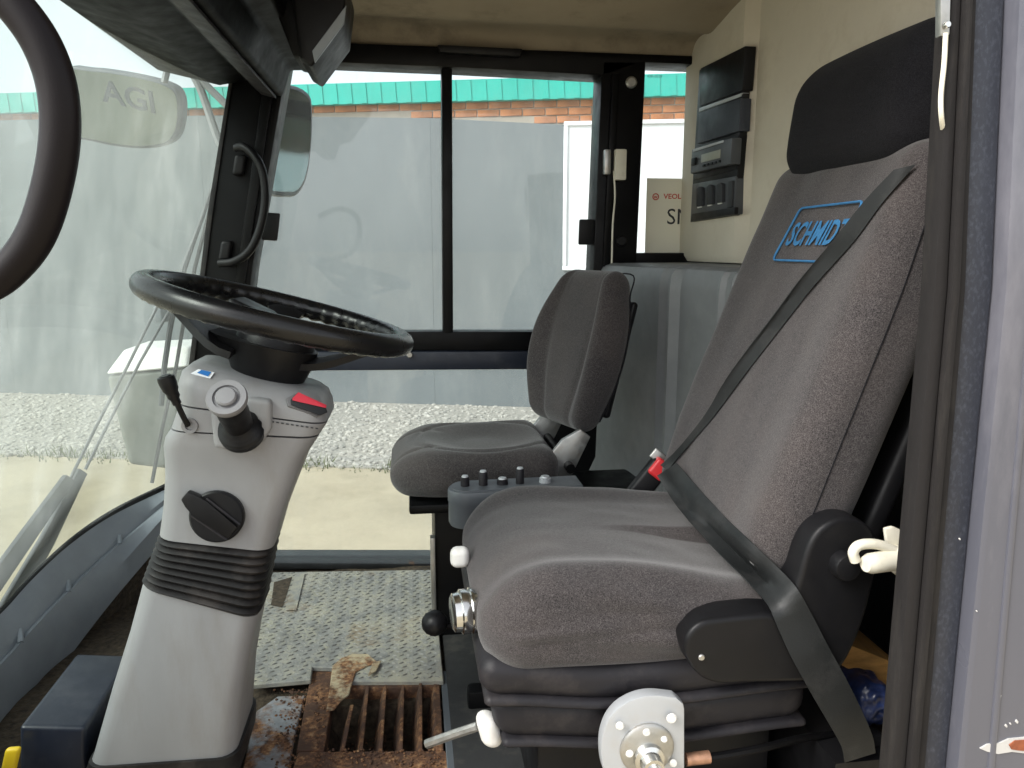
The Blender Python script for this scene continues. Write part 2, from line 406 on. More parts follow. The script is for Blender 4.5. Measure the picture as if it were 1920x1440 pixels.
# ================================================================== OUTSIDE
# ground, gravel
def gsheet(x0, x1, y0, y1, z, n): return [[(x0+(x1-x0)*i/n, y0+(y1-y0)*j/n, z) for i in range(n+1)] for j in range(n+1)]
obj('ground', sheet([[(-400, -400, 0), (400, -400, 0)], [(-400, 600, 0), (400, 600, 0)]], -.1), 'concrete', kind='structure', origin=(0, 0, 0))
A = PZ(0, 740, 0); B = PZ(1015, 768, 0); wd = (B-A).normalized(); wn_ = V((wd.y, -wd.x, 0))   # wall line, normal towards camera
if wn_.y > 0: wn_ = -wn_
def W(t, out, z): return A+wd*t+wn_*out+V((0, 0, z))
GW = 2.35
obj('gravel_strip', hexa([W(-14, .0, -.02), W(14, .0, -.02), W(14, GW, -.02), W(-14, GW, -.02), W(-14, .0, .03), W(14, .0, .03), W(14, GW, .012), W(-14, GW, .012)]), 'gravel_bed', kind='structure')
vs, fs = [], []
ico = bmesh.new(); bmesh.ops.create_icosphere(ico, subdivisions=1, radius=1)
iv = [v.co.copy() for v in ico.verts]; ico.verts.index_update(); ifs = [[v.index for v in f.verts] for f in ico.faces]; ico.free()
for _ in range(9000):
    t = random.uniform(-5, 9); o_ = GW*(random.random()**.8)+random.gauss(0, .05); s = random.uniform(.010, .032)
    c = W(t, max(.01, o_), .03-.018*o_/GW); rz = Matrix.Rotation(random.uniform(0, 6.28), 3, 'Z')
    sc_ = V((s*random.uniform(.7, 1.4), s, s*random.uniform(.4, .8))); k = len(vs)
    for v in iv: vs.append(c+rz @ V((v.x*sc_.x, v.y*sc_.y, v.z*sc_.z))*random.uniform(.85, 1.15))
    fs += [[i+k for i in f] for f in ifs]
obj('gravel', (vs, fs), 'stone', kind='stuff', label='pale loose gravel along the foot of the grey wall', cat='gravel', smooth=0)
vs, fs = [], []
for _ in range(2600):
    t = random.uniform(-5, 9); c = W(t, GW+random.gauss(0, .07), .004); h = random.uniform(.02, .09)*(1 if mnoise.noise(V((t*1.3, 0, 0))) > -.1 else .3); a = random.uniform(0, 6.28)
    d = V((math.cos(a), math.sin(a), 0)); l = V((random.gauss(0, .4)*h, random.gauss(0, .4)*h, h)); k = len(vs)
    vs += [c-d*.006, c+d*.006, c+l]; fs.append((k, k+1, k+2))
obj('weeds', (vs, fs), 'weed', kind='stuff', label='dry weeds along the edge of the gravel', cat='weeds', smooth=0)

# building: grey cladding sheets, bricks, teal roof edge
bd = thing('building', W(4, 0, 0), 'grey clad brick building with a teal roof edge behind the windows', 'building')
def wall_t(px): d = ray(px, 600); d2 = V((d.x, d.y)); a = V((A.x, A.y)); w2 = V((wd.x, wd.y)); det = w2.x*(-d2.y)+d2.x*w2.y
# height of a photo pixel on the wall plane
def WP(px, py):
    d = ray(px, py); k = (A-CP).dot(wn_)/d.dot(wn_); p = CP+d*k; return (p-A).dot(wd), p.z
t1, z1 = WP(600, 212); t2, z2 = WP(1285, 246)
def ztop(t): return z1+(z2-z1)*(t-t1)/(t2-t1) if t > t1 else z1
e1, y1_ = WP(600, 210); e2, y2_ = WP(1120, 186); zr = (y1_+y2_)/2+.03
T0, T1 = -12.0, 10.0; n = 9
obj('wall', hexa([W(T0, -.03, 0), W(T1, -.03, 0), W(T1, -3, 0), W(T0, -3, 0), W(T0, -.03, zr), W(T1, -.03, zr), W(T1, -3, zr), W(T0, -3, zr)]), 'mortar', bd)
for i in range(n):
    a, b_ = T0+(T1-T0)*i/n+.0006, T0+(T1-T0)*(i+1)/n-.0006
    obj('cladding_sheet', hexa([W(a, .03, .03), W(b_, .03, .03), W(b_, -.025, .03), W(a, -.025, .03), W(a, .03, min(zr-.02, ztop(a))), W(b_, .03, min(zr-.02, ztop(b_))), W(b_, -.025, min(zr-.02, ztop(b_))), W(a, -.025, min(zr-.02, ztop(a)))], .0008, 1), 'cladding', bd)
bme = None
for row in range(9):
    z = zr+.0042-.075*row
    for q in range(70):
        t = T0+12+q*.225+(row % 2)*.1125-.5
        if z-.065 < ztop(t)-.0 or t > T1: continue
        if bme is None:
            o = obj('brick', bev(([W(0, 0, 0)+wd*x+wn_*y+V((0, 0, zz)) for x, y, zz in ((-.1075,.0,-.065),(.1075,.0,-.065),(.1075,-.05,-.065),(-.1075,-.05,-.065),(-.1075,.0,0),(.1075,.0,0),(.1075,-.05,0),(-.1075,-.05,0))], hexa([(0,0,0)]*8)[1]), .004, 1), 'brick', bd)
            bme = o; base = W(0, 0, 0)
        else:
            o = bme.copy(); COL.objects.link(o)
        o.location = W(t, random.uniform(-.022, -.014), z)-base
rf = obj('roof', prism([W(T0-.3, .06, zr), W(T0-.3, .06, zr+.20), W(T0-.3, -4, zr+.45), W(T0-.3, -4, zr+.05)], wd*(T1-T0+.6)), 'teal_sheet', bd)
for i in range(150):
    t = T0-.3+(T1-T0+.6)*i/150
    if t < -2: continue
    obj('roof_rib', hexa([W(t, .068, zr+.004), W(t+.06, .068, zr+.004), W(t+.06, .0605, zr+.004), W(t, .0605, zr+.004), W(t+.012, .068, zr+.196), W(t+.048, .068, zr+.196), W(t+.048, .0605, zr+.196), W(t+.012, .0605, zr+.196)]), 'teal_sheet', rf, smooth=0)
# white board on the wall
ta, za = WP(1066, 238); tb, zb = WP(1400, 500)
wb = thing('notice_board', W((ta+tb)/2, .04, zb), 'large white notice board fixed to the grey wall outside the rear pane', 'notice board')
obj('panel', hexa([W(ta, .036, zb), W(tb, .036, zb), W(tb, .06, zb), W(ta, .06, zb), W(ta, .036, za), W(tb, .036, za), W(tb, .06, za), W(ta, .06, za)]), 'white_board', wb)
for (a, b_, c, d) in ((ta-.04, tb+.04, zb-.04, zb), (ta-.04, tb+.04, za, za+.04), (ta-.04, ta, zb, za), (tb, tb+.04, zb, za)):
    obj('frame_bar', hexa([W(a, .034, c), W(b_, .034, c), W(b_, .085, c), W(a, .085, c), W(a, .034, d), W(b_, .034, d), W(b_, .085, d), W(a, .085, d)], .006, 1), 'white_board', wb)

# ================================================================== CAB SHELL
cab = thing('vehicle_cab', (0.1, 1.6, FL-.1), 'black framed sweeper cab shell with beige lining and rusty floor', 'vehicle cab')
# floor pan
obj('floor_pan', box((-.95, .95, FL-.16), (.95, 2.4, FL-.10)), 'rust_steel', cab)
obj('floor_debris', sheet([[(-.95+1.3*i/40, 1.1+1.2*j/40, FL-.028+.006*mnoise.noise(V((i*.6, j*.6, 0)))-(.062 if -.17 < -.95+1.3*i/40 < .05 and 1.30 < 1.1+1.2*j/40 < 1.53 else 0)) for i in range(41)] for j in range(41)], .004), 'debris', cab, kind='stuff')
obj('floor_mat', box((.06, 1.02, FL-.04), (.64, 2.3, FL+.003), .004), 'rubber', cab)
# headliner
prof = [(.85, 2.30), (1.6, 2.29), (1.95, 2.283), (2.1, 2.262), (2.17, 2.252), (2.23, 2.262), (2.28, 2.255), (2.305, 2.232), (2.325, 2.212), (2.36, 2.205)]
pp = catmull([(0, y, z) for y, z in prof], 4)
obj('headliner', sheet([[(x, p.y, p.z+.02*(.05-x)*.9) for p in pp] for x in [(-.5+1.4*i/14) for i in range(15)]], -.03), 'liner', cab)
obj('roof', box((-.62, .82, 2.36), (1.6, 2.44, 2.42), .02), 'body_paint', cab)
# rear trim (beige)
def rear_x(Y): return .835+.018*smooth(2.0, 1.9, Y)*0+(.012 if Y < 1.94 else .0)+.03*(2.35-Y)/1.4
rows = []
for z in [1.612, 1.63, 1.8, 2.0, 2.15, 2.24, 2.30]:
    r_ = []
    for Y in [2.372, 2.366, 2.35, 2.2, 2.05, 1.955, 1.94, 1.925, 1.8, 1.5, 1.2, .95]:
        k = .03 if Y > 2.37 else (.008 if Y > 2.36 else 0)
        xx = .838+k+.028*smooth(1.955, 1.925, Y)+.02*(2.35-Y)/1.4+(.012 if z < 1.62 else 0)
        r_.append((xx, Y, z))
    rows.append(r_)
obj('rear_trim', sheet(rows, -.04), 'beige', cab)
obj('rear_wall', box((.93, .95, FL-.05), (1.0, 2.4, 2.33)), 'black_plastic', cab)
obj('storage_shelf', box((.64, 1.0, FL-.03), (.93, 2.3, .86)), 'black_plastic', cab)
# bulkhead moulding beside the driver seat
bx = .60
def bulk_x(Y, z):
    x = .572+.17*(2.3-Y)
    for yc, wd_ in ((1.863, .036), (1.60, .034)):
        d = abs(Y-yc)/wd_
        x += -.018*smooth(1.3, .75, d)+.010*smooth(.6, .3, d)
    return x-.06*smooth(1.02, .86, z)
rows = []
for z in [.74, .82, .88, .94, 1.0, 1.1, 1.25, 1.4, 1.55, 1.585, 1.600, 1.607]:
    rr = .0 if z < 1.58 else (.004 if z < 1.59 else (.012 if z < 1.605 else .03))
    ys = [2.33-.009*i for i in range(87)]
    rows.append([(bulk_x(Y, z)+rr+(.03*smooth(2.30, 2.33, Y)), Y, z) for Y in ys])
rows.append([(.93, Y, 1.609) for Y in ys])
obj('bulkhead', sheet(rows, -.012), 'bulkhead', cab)
# far side: rails, pillars
def rail(name, pts, y0, y1, mat='black_metal', w=.006, parent=None):
    return obj(name, prism([V((p.x, y0, p.z)) for p in pts], (0, y1-y0, 0), w), mat, parent or cab)
ap = [P(452, 85, YW), P(545, 85, YW), P(545, 120, YW), P(480, 500, YW), P(455, 720, YW), P(430, 1000, YW), P(330, 1000, YW), P(362, 720, YW), P(405, 400, YW)]
rail('front_pillar', ap, YW-.05, YW+.06)
# ridge on the pillar
rail('pillar_ridge', [P(500, 130, YW-.05), P(520, 130, YW-.05), P(445, 640, YW-.05), P(428, 640, YW-.05)], YW-.068, YW-.05, w=.004)
rail('front_pillar_seal', [P(447, 100, YW), P(453, 100, YW), P(408, 400, YW), P(372, 690, YW), P(362, 690, YW), P(398, 400, YW)], YW-.056, YW+.03, 'rubber', .003)
rail('top_rail', [P(440, 80, YW), P(850, 95, YW), P(1310, 112, YW), P(1310, 128, YW), P(1200, 124, YW), P(1130, 148, YW), P(850, 133, YW), P(600, 123, YW), P(535, 124, YW)], YW-.045, YW+.06)
rail('rear_pillar', [P(1122, 120, YW), P(1203, 120, YW), P(1186, 490, YW), P(1175, 700, YW), P(1090, 700, YW), P(1106, 500, YW)], YW-.045, YW+.06)
rail('pillar_ridge', [P(1146, 140, YW-.045), P(1160, 140, YW-.045), P(1142, 500, YW-.045), P(1128, 500, YW-.045)], YW-.062, YW-.045, w=.004)
rail('quarter_sill', [P(1180, 474, YW), P(1310, 474, YW), P(1310, 500, YW), P(1180, 500, YW)], YW-.04, YW+.05)
rail('door_sill', [P(330, 1043, YW), P(1100, 1043, YW), P(1100, 1120, YW), P(330, 1120, YW)], YW-.03, YW+.06, 'sill_black', .008)
rail('sill_seal', [P(330, 1050, YW-.06), P(900, 1054, YW-.06), P(900, 1066, YW-.06), P(330, 1062, YW-.06)], YW-.075, YW-.031, 'sill_black', .006)
# pillar round plugs
obj('pillar_plug', lathe([(0, .017), (.006, .017), (.010, .012)], P(1183, 155, YW-.045), (0, -1, 0), 16), 'dull_steel', cab)
obj('pillar_plug', lathe([(0, .017), (.006, .017), (.010, .012)], P(1165, 452, YW-.045), (0, -1, 0), 16), 'black_plastic', cab)
# ceiling vent slot
obj('roof_catch', prism([V((p.x, YW-.075, p.z)) for p in (P(820, 84, YW-.07), P(980, 92, YW-.07), P(975, 106, YW-.07), P(825, 98, YW-.07))], (0, .03, 0), .004), 'black_plastic', cab)

rail('lower_panel', [P(1030, 690, YW), P(1180, 690, YW), P(1180, 1100, YW), P(1030, 1100, YW)], YW-.03, YW+.03)
# far door (sliding window etc.)
dr = thing('cab_door', P(700, 1040, YW), 'far black framed cab door with sliding window and lower pane', 'door')
def drail(name, pts, y0=-.025, y1=.04, mat='black_metal', w=.005): return rail(name, pts, YW+y0, YW+y1, mat, w, dr)
drail('window_bar', [P(827, 128, YW), P(847, 128, YW), P(849, 626, YW), P(830, 626, YW)])
drail('waist_rail', [P(440, 620, YW), P(1100, 620, YW), P(1100, 656, YW), P(440, 654, YW)])
drail('guard_bar', [P(440, 657, YW), P(1100, 655, YW), P(1100, 688, YW), P(440, 692, YW)], -.045, .03, 'navy_plastic', .006)
for px in (768, 1003): obj('bolt', disc_screw(P(px, 665, YW-.046), (0, -1, 0), .010, .008), 'dull_steel', dr)
drail('rear_stile', [P(1018, 640, YW), P(1050, 640, YW), P(1050, 1060, YW), P(1018, 1060, YW)])
def pane(name, pts, y, mat, parent): return obj(name, prism([V((p.x, y, p.z)) for p in pts], (0, .004, 0)), mat, parent, smooth=0)
pane('sliding_pane', [P(455, 118, YW), P(842, 125, YW), P(842, 625, YW), P(430, 625, YW)], YW+.004, 'side_glass', dr)
pane('sliding_pane', [P(836, 125, YW), P(1130, 140, YW), P(1110, 625, YW), P(836, 625, YW)], YW+.016, 'side_glass', dr)
pane('lower_pane', [P(430, 680, YW), P(1030, 680, YW), P(1030, 1052, YW), P(400, 1052, YW)], YW+.004, 'side_glass', dr)
obj('window_latch', bev(hexa([P(497, 398, YW-.03), P(526, 400, YW-.03), P(526, 400, YW), P(497, 398, YW), P(490, 450, YW-.03), P(520, 452, YW-.03), P(520, 452, YW), P(490, 450, YW)]), .006), 'black_plastic', dr)
obj('window_latch', bev(hexa([P(1086, 411, YW-.035), P(1116, 411, YW-.035), P(1116, 411, YW), P(1086, 411, YW), P(1084, 459, YW-.035), P(1114, 459, YW-.035), P(1114, 459, YW), P(1084, 459, YW)]), .006), 'black_plastic', dr)
qp = pane('quarter_pane', [P(1195, 115, YW), P(1330, 118, YW), P(1330, 485, YW), P(1180, 485, YW)], YW+.006, 'side_glass', cab)
# paper notice stuck on quarter pane
yn = YW+.001
nt_ = thing('paper_notice', V((P(1245, 480, yn).x, yn, P(1245, 480, yn).z)), 'cream paper notice with red logo and black letters on the rear quarter pane', 'notice')
a, b_ = P(1213, 334, yn), P(1340, 480, yn)
obj('sheet', box((a.x, yn-.0008, b_.z), (b_.x, yn, a.z)), 'paper', nt_, smooth=0)
tp = P(1290, 369, yn)
obj('logo_word', letters('VEOLIA', .021, lambda x, y: V((tp.x-.040+x*1.1, yn-.0016, tp.z+y)), .0004), 'text_red', nt_, smooth=0)
lg = P(1229, 369, yn)
obj('logo_ring', tube([lg+V((.009*math.cos(t*.2618), -.0016-.001, .009*math.sin(t*.2618))) for t in range(24)], .0016, 6, True), 'text_red', nt_)
obj('logo_mark', letters('w', .016, lambda x, y: V((lg.x+x, yn-.0017, lg.z+y)), .0004), 'text_red', nt_, smooth=0)
tq = P(1302, 408, yn)
obj('lettering', letters('SMH', .068, lambda x, y: V((tq.x-.024+x, yn-.0016, tq.z+y))), 'text_dark', nt_, smooth=0)
# etched glass marks
gm = P(1228, 143, YW+.002)
obj('glass_mark', letters('43R-0019', .012, lambda x, y: V((gm.x+x, YW+.0045, gm.z+y))), 'text_dark', qp, smooth=0)
# white cable clips on the rear pillar + cord
for px, py, h, wpx, mt in ((1136, 305, 44, 12, 'dull_steel'), (1160, 310, 54, 22, 'ivory')):
    q = P(px, py, YW-.05); s = .00165
    obj('hinge_clip', box((q.x-wpx*s/2, YW-.075, q.z-h*s/2), (q.x+wpx*s/2, YW-.046, q.z+h*s/2), .006), mt, cab)
obj('wire', tube(catmull([P(1151, 320, YW-.066), P(1153, 370, YW-.066), P(1149, 420, YW-.066), P(1147, 495, YW-.066)], 5), .0028, 6), 'ivory', cab)

# windscreen
rows = []
for i in range(13):
    z = .86+1.36*i/12
    rows.append([(gx(Y, z), Y, z) for Y in [.86+1.5*j/24 for j in range(25)]])
ws = obj('windscreen', sheet(rows, .005), 'screen_glass', cab)
# front lower beam following the glass
def line(pts, sh, n=6): return catmull([GL(px, py, sh) for px, py in pts], n)
la = [(-220, 1330), (-100, 1225), (0, 1140), (60, 1075), (130, 1010), (210, 955), (310, 906)]
L = [line(la, .0), line([(x, y+12) for x, y in la], .012),
     line([(-220, 1400), (-100, 1305), (0, 1222), (60, 1158), (130, 1088), (210, 1016), (310, 935)], .05),
     line([(-220, 1416), (-100, 1322), (0, 1240), (60, 1174), (130, 1102), (210, 1028), (310, 944)], .056),
     line([(-220, 1425), (-100, 1330), (0, 1247), (60, 1181), (130, 1108), (210, 1033), (310, 948)], .066),
     line([(-220, 1520), (-100, 1424), (0, 1325), (60, 1258), (130, 1172), (210, 1078), (310, 966)], .095),
     line([(-220, 1650), (-100, 1530), (0, 1405), (60, 1328), (130, 1232), (210, 1128), (310, 1010)], .10)]
obj('glass_seal', sheet([L[0], L[1]], .012), 'rubber', cab)
bm_ = obj('front_beam', sheet(L[1:], .02), 'dash_blue', cab)
for k in (9, 16, 24, 31):
    a, c = L[3][k], L[4][k]; nx = (L[4][k+1]-L[4][k]).normalized()
    m1, m2 = L[2][k], L[4][k]
    obj('beam_rib', tube([m1+V((-.004, 0, -.002)), (m1+m2)/2+V((-.002, 0, -.001)), m2+V((-.002, 0, -.002))], .0065, 8), 'dash_blue', cab)
# under-dash filler so no daylight passes under the beam
obj('front_wall', sheet([[L[6][k]+V((-.015, 0, .02)) for k in range(0, 37, 3)], [V((L[6][k].x-.05, L[6][k].y, FL-.05)) for k in range(0, 37, 3)]], .02), 'debris', cab)

# overhead console
oc = thing('overhead_console', V((-.4, 1.6, 2.05)), 'black overhead console above the windscreen', 'console')
ys0, ys1 = .9, 2.28
obj('shelf', prism([V((x, ys0, z)) for x, z in ((-.66, 2.12), (-.50, 2.085), (-.42, 2.10), (-.40, 2.07), (-.335, 2.06), (-.31, 2.13), (-.255, 2.14), (-.22, 2.30), (-.66, 2.30))], (0, ys1-ys0, 0), .012, 3), 'console_black', oc)
obj('lip', prism([V((x, ys0+.02, z)) for x, z in ((-.39, 2.062), (-.35, 2.052), (-.35, 2.06), (-.39, 2.07))], (0, ys1-ys0-.04, 0), .002), 'charcoal_plastic', oc)

# ------------------------------------------------------------------ door jamb on the right (near side)
YJ = .85
def jamb(name, pxs, y0, y1, mat, w=.003, parent=None):
    (t0, t1), (m0, m1), (b0, b1) = pxs
    pts = [P(t0-9, -160, YJ), P(t1-9, -160, YJ), P(m1, 540, YJ), P(b1, 1440, YJ), P(b1-8, 1560, YJ), P(b0-8, 1560, YJ), P(b0, 1440, YJ), P(m0, 540, YJ)]
    return obj(name, prism([V((p.x, y0, p.z)) for p in pts], (0, y1-y0, 0), w, 2), mat, parent or cab)
jamb('rear_jamb', ((1850, 1960), (1815, 1930), (1740, 1850)), YJ+.006, YJ+.06, 'black_plastic', .006)
jamb('door_seal', ((1779, 1798), (1732, 1757), (1652, 1680)), YJ-.02, YJ+.008, 'seal', .007)
jamb('door_seal', ((1799, 1812), (1758, 1774), (1681, 1698)), YJ-.026, YJ+.008, 'seal', .006)
jamb('door_seal', ((1813, 1826), (1775, 1792), (1699, 1718)), YJ-.018, YJ+.008, 'seal', .005)
jamb('worn_strip', ((1827, 1886), (1793, 1848), (1719, 1762)), YJ-.012, YJ+.008, 'worn_black', .006)
bp = jamb('body_panel', ((1889, 2700), (1851, 2700), (1764, 2700)), YJ-.03, YJ+.05, 'body_paint', .008)
jamb('panel_ridge', ((1925, 1940), (1893, 1905), (1818, 1830)), YJ-.033, YJ-.025, 'body_paint', .003)
# paint chips on the panel
def chip(name, pts, mat, y): return obj(name, prism([V((P(a, b_, YJ-.03).x, y, P(a, b_, YJ-.03).z)) for a, b_ in pts], (0, .002, 0)), mat, cab, smooth=0)
chip('paint_chip', [(1836, 1402), (1850, 1394), (1872, 1392), (1890, 1384), (1930, 1380), (1930, 1412), (1895, 1408), (1870, 1412), (1850, 1408)], 'chip_white', YJ-.0320)
chip('rust_spot', [(1889, 1394), (1900, 1386), (1930, 1384), (1930, 1406), (1905, 1404), (1893, 1402)], 'chip_rust', YJ-.0335)
for (a, b_, s) in ((1873, 1303, 2.5), (1868, 1352, 1.2), (1885, 1360, 2), (1905, 1352, 2.4), (1893, 1356, 1.2), (1798, 1010, 1.2), (1830, 1145, 1)):
    chip('paint_chip', [(a-s, b_), (a, b_-s*1.6), (a+s, b_-s*.3), (a+s*.6, b_+s*1.4), (a-s*.5, b_+s)], 'chip_white', YJ-.0320)
# thin trim strip and cream cord by the seal, top
obj('trim_strip', prism([V((P(a, b_, .826).x, .826, P(a, b_, .826).z)) for a, b_ in ((1764, -60), (1785, -60), (1781, 66), (1764, 68))], (0, .01, 0), .002), 'dull_steel', cab)
obj('trim_screw', disc_screw(P(1774, 47, .825), (0, -1, 0), .004, .004), 'chrome', cab)
obj('cord', tube(catmull([P(1773, 62, .826), P(1770, 120, .826), P(1764, 180, .826), P(1766, 230, .83), P(1776, 290, .87)], 5), .0028, 7), 'ivory', cab)

# ================================================================== DRIVER SEAT
SY = 1.29
ds = thing('driver_seat', (.36, SY, FL), 'large charcoal fabric driver seat with blue lettering and headrest', 'seat')
def cush(x, y, z):
    top = smooth(-.02, .06, z)
    b = smooth(.13, .22, abs(y))                     # side bolsters
    zz = z + top*(.012*b*(1-.7*smooth(-.02, .24, x)) - .006*(1-b) - .022*smooth(-.14, -.25, x) + .006*math.exp(-((x+.12)/.07)**2))
    zz -= .045*smooth(-.05, .25, x)*top*(1 if y < 0 else .35)
    xx = x - .006*math.cos(y/.245*math.pi)*smooth(-.1, -.25, x)*top - .012*smooth(-.1, -.25, x)
    side = smooth(.20, .245, -y)
    yy = y + side*(.004*math.sin(z*120+2.5*math.sin(x*9))*smooth(.26, .1, abs(x)) - .010*(1-(z/.08)**2))
    # crease where the cover pulls in along the side
    yy += side*.005*math.exp(-((z-.022-.010*math.sin(x*8+.5))/.005)**2)+side*.003*math.exp(-((z+.012-.012*math.sin(x*7+1.5))/.006)**2)
    zz += top*.0015*mnoise.noise(V((x*14, y*22, 0)))
    return (.352+xx, SY+yy, 1.080+zz)
sc_o = obj('seat_cushion', rbox((.248, .245, .082), .070, (40, 40, 10), 9, cush), 'fabric', ds, smooth=180)
LEAN = R(20.5)
bo = V((.555, SY, 1.14)); bu = V((math.sin(LEAN), 0, math.cos(LEAN))); bnm = V((math.cos(LEAN), 0, -math.sin(LEAN)))   # up along back, thickness rearwards
BH = .355
def backf(x, y, z):
    t = (z+BH)/(2*BH)
    wsc = 1-.05*smooth(.6, 1.0, t)-.03*smooth(.3, 0, t)
    front = smooth(.03, -.06, x); b = smooth(.12, .21, abs(y))
    xx = x - front*.005*b - front*.006*math.exp(-((t-.28)/.2)**2)
    xx += front*.0025*mnoise.noise(V((y*14, z*10, 3)))
    xx += .004*smooth(.7, 1.1, t)**2-.040-.006*t
    p = bo + bu*(z+BH) + bnm*(xx+.055) + V((0, y*wsc, 0)); return (p.x, p.y, p.z)
bk_o = obj('backrest', rbox((.068, .252, BH), .050, (12, 40, 44), 7, backf), 'fabric', ds, smooth=180)
# stitched seam on the near edge of the backrest and cushion
def seam(pts, r=.0022, name='seam'): return obj(name, tube(catmull(pts, 4), r, 6), 'fabric_dark', ds)
seam([V(backf(-.018-.010*(z/.33), -.2522, z)) for z in [-.33+.066*i for i in range(11)]], .0011)
seam([V(backf(-.0685, .10*math.cos(a)+.0, -.02)) for a in (0,)]+[V(backf(-.0685, -.05, -.02))]) if False else None
# headrest
hl = R(7); hb = V((.797, SY+.005, 1.885)); hu = V((math.sin(hl), 0, math.cos(hl))); hn = V((math.cos(hl), 0, -math.sin(hl)))
def headf(x, y, z):
    t = z/.11
    wsc = 1-.06*smooth(.2, 1, t)-.05*smooth(-.2, -1, t)
    xx = x-.008*(1-(y/.2)**2)*smooth(.02, -.05, x)+.018*smooth(.3, 1.0, t)
    p = hb+hu*z+hn*xx+V((0, y*wsc, 0)); return (p.x, p.y, p.z)
obj('headrest', rbox((.062, .205, .115), .055, (8, 24, 12), 7, headf), 'fabric_dark', ds, smooth=180)
seam([V(headf(.012, -.2055, z)) for z in (-.085, -.05, 0, .05, .085)]+[V(headf(.03, -.198, .105))], .0014)
# logo: frame + word on the front of the backrest
def onback(y, z): p = V(backf(-.068, -y, z)); n_ = -bnm; return p+n_*.0042
LY, LZ = .030, .194
fr = rrect(.105, .050, .010)
obj('logo_frame', tube([onback(LY+a+b_*.22, LZ+b_) for a, b_ in fr], .0021, 6, True), 'logo_blue', ds)
obj('logo_word', letters('SCHMIDT', .060, lambda x, y: onback(LY+.004+x*.74+y*.22, LZ-.002+y), .0014), 'logo_blue', ds, smooth=0)
# shaft of black shell at the back of the seat
def shell(x, y, z): p = bo+bu*(z+BH)+bnm*(x+.135)+V((0, y, 0)); return (p.x, p.y, p.z)
obj('back_shell', rbox((.02, .215, .33), .018, (2, 6, 6), 3, shell), 'black_plastic', ds)
# seat pan: two stacked black plastic skirts
def pan(c, hx, hy, hz, dip):
    def f(x, y, z):
        return (c[0]+x*(1-.04*smooth(.0, -hz, z)), c[1]+y*(1-.03*smooth(0, -hz, z)), c[2]+z+dip*smooth(-.05, -hx, x)*.6+.012*smooth(0, hx, x))
    return f
obj('seat_pan', rbox((.275, .238, .036), .028, (14, 10, 2), 5, pan((.365, SY, .985), .275, .238, .036, .035)), 'charcoal_plastic', ds, smooth=180)
obj('pan_ridge', rbox((.268, .243, .011), .0105, (14, 10, 1), 4, pan((.365, SY, .953), .268, .243, .011, .035)), 'charcoal_plastic', ds, smooth=180)
obj('suspension_skirt', rbox((.258, .225, .040), .03, (14, 10, 2), 5, pan((.370, SY, .912), .258, .225, .04, .03)), 'charcoal_plastic', ds, smooth=180)
obj('skirt_ridge', rbox((.25, .230, .010), .0095, (14, 10, 1), 4, pan((.375, SY, .876), .25, .230, .01, .03)), 'charcoal_plastic', ds, smooth=180)
obj('seat_base', box((.19, 1.13, FL-.03), (.60, 1.48, .872), .015), 'black_plastic', ds)
obj('base_rail', box((.10, 1.09, FL-.02), (.66, 1.13, FL+.04), .008), 'black_metal', ds)
obj('base_rail', box((.10, 1.46, FL-.02), (.66, 1.50, FL+.04), .008), 'black_metal', ds)
# recliner side cover
YC = 1.0
cov = [(1352, 1160), (1430, 1152), (1470, 1150), (1492, 1105), (1512, 1035), (1530, 1000), (1556, 979), (1588, 971), (1620, 979), (1642, 1004), (1647, 1040), (1640, 1090), (1622, 1160), (1598, 1220), (1570, 1262), (1530, 1278), (1400, 1282), (1346, 1283), (1312, 1268), (1290, 1238), (1284, 1212), (1293, 1186), (1316, 1167)]
cv = catmull([P(a, b_, YC) for a, b_ in cov], 3, True)
cv_o = obj('side_cover', prism([V((p.x, YC, p.z)) for p in cv], (0, .06, 0), .010, 4), 'black_plastic', ds)
q = P(1578, 1056, YC); obj('recliner_cap', lathe([(0, .021), (.016, .021), (.020, .019), (.022, .012), (.022, .001)], q, (0, -1, 0), 28), 'black_plastic', ds)
q = P(1315, 1232, YC); obj('cover_screw', disc_screw(q, (0, -1, 0), .005, .003), 'dull_steel', ds)
# height adjuster plate with bare hub
YPL = 1.015
pl = [(1284, 1330), (1282, 1320), (1268, 1308), (1225, 1304), (1190, 1311), (1160, 1328), (1140, 1352), (1129, 1382), (1127, 1412), (1132, 1445), (1150, 1490), (1200, 1520), (1284, 1520)]
ad = obj('adjuster_plate', prism([V((P(a, b_, YPL).x, YPL, P(a, b_, YPL).z)) for a, b_ in pl[:2]+[(v.x, v.y) for v in catmull([(c_, d_, 0) for c_, d_ in pl[2:11]], 4)]+pl[11:]], (0, .022, 0), .004, 2), 'zinc', ds)
c = P(1212, 1402, YPL)
obj('adjuster_disc', lathe([(0, .042), (.004, .042), (.007, .038), (.007, .001)], c, (0, -1, 0), 32), 'dull_steel', ad)
c2 = P(1213, 1415, YPL)
obj('hub', lathe([(.005, .024), (.015, .023), (.018, .017), (.036, .016), (.036, .011), (.022, .011), (.022, .001)], c2, (0, -1, 0), 24), 'chrome', ad)
for a, b_, r_ in ((1162, 1360, .0065), (1259, 1346, .008), (1180, 1412, .006), (1212, 1372, .006), (1262, 1430, .006), (1245, 1385, .005)):
    obj('rivet', disc_screw(P(a, b_, YPL-.006), (0, -1, 0), r_, .004), 'white_plastic', ad)
obj('cable', tube(catmull([P(1288, 1424, 1.03), P(1350, 1417, 1.03), P(1430, 1402, 1.035), P(1500, 1385, 1.05), P(1600, 1372, 1.08)], 5), .0062, 8), 'black_metal', ds)
obj('cable_ferrule', tube([P(1286, 1424, 1.03), P(1330, 1419, 1.03)], .010, 10), 'copper', ds)
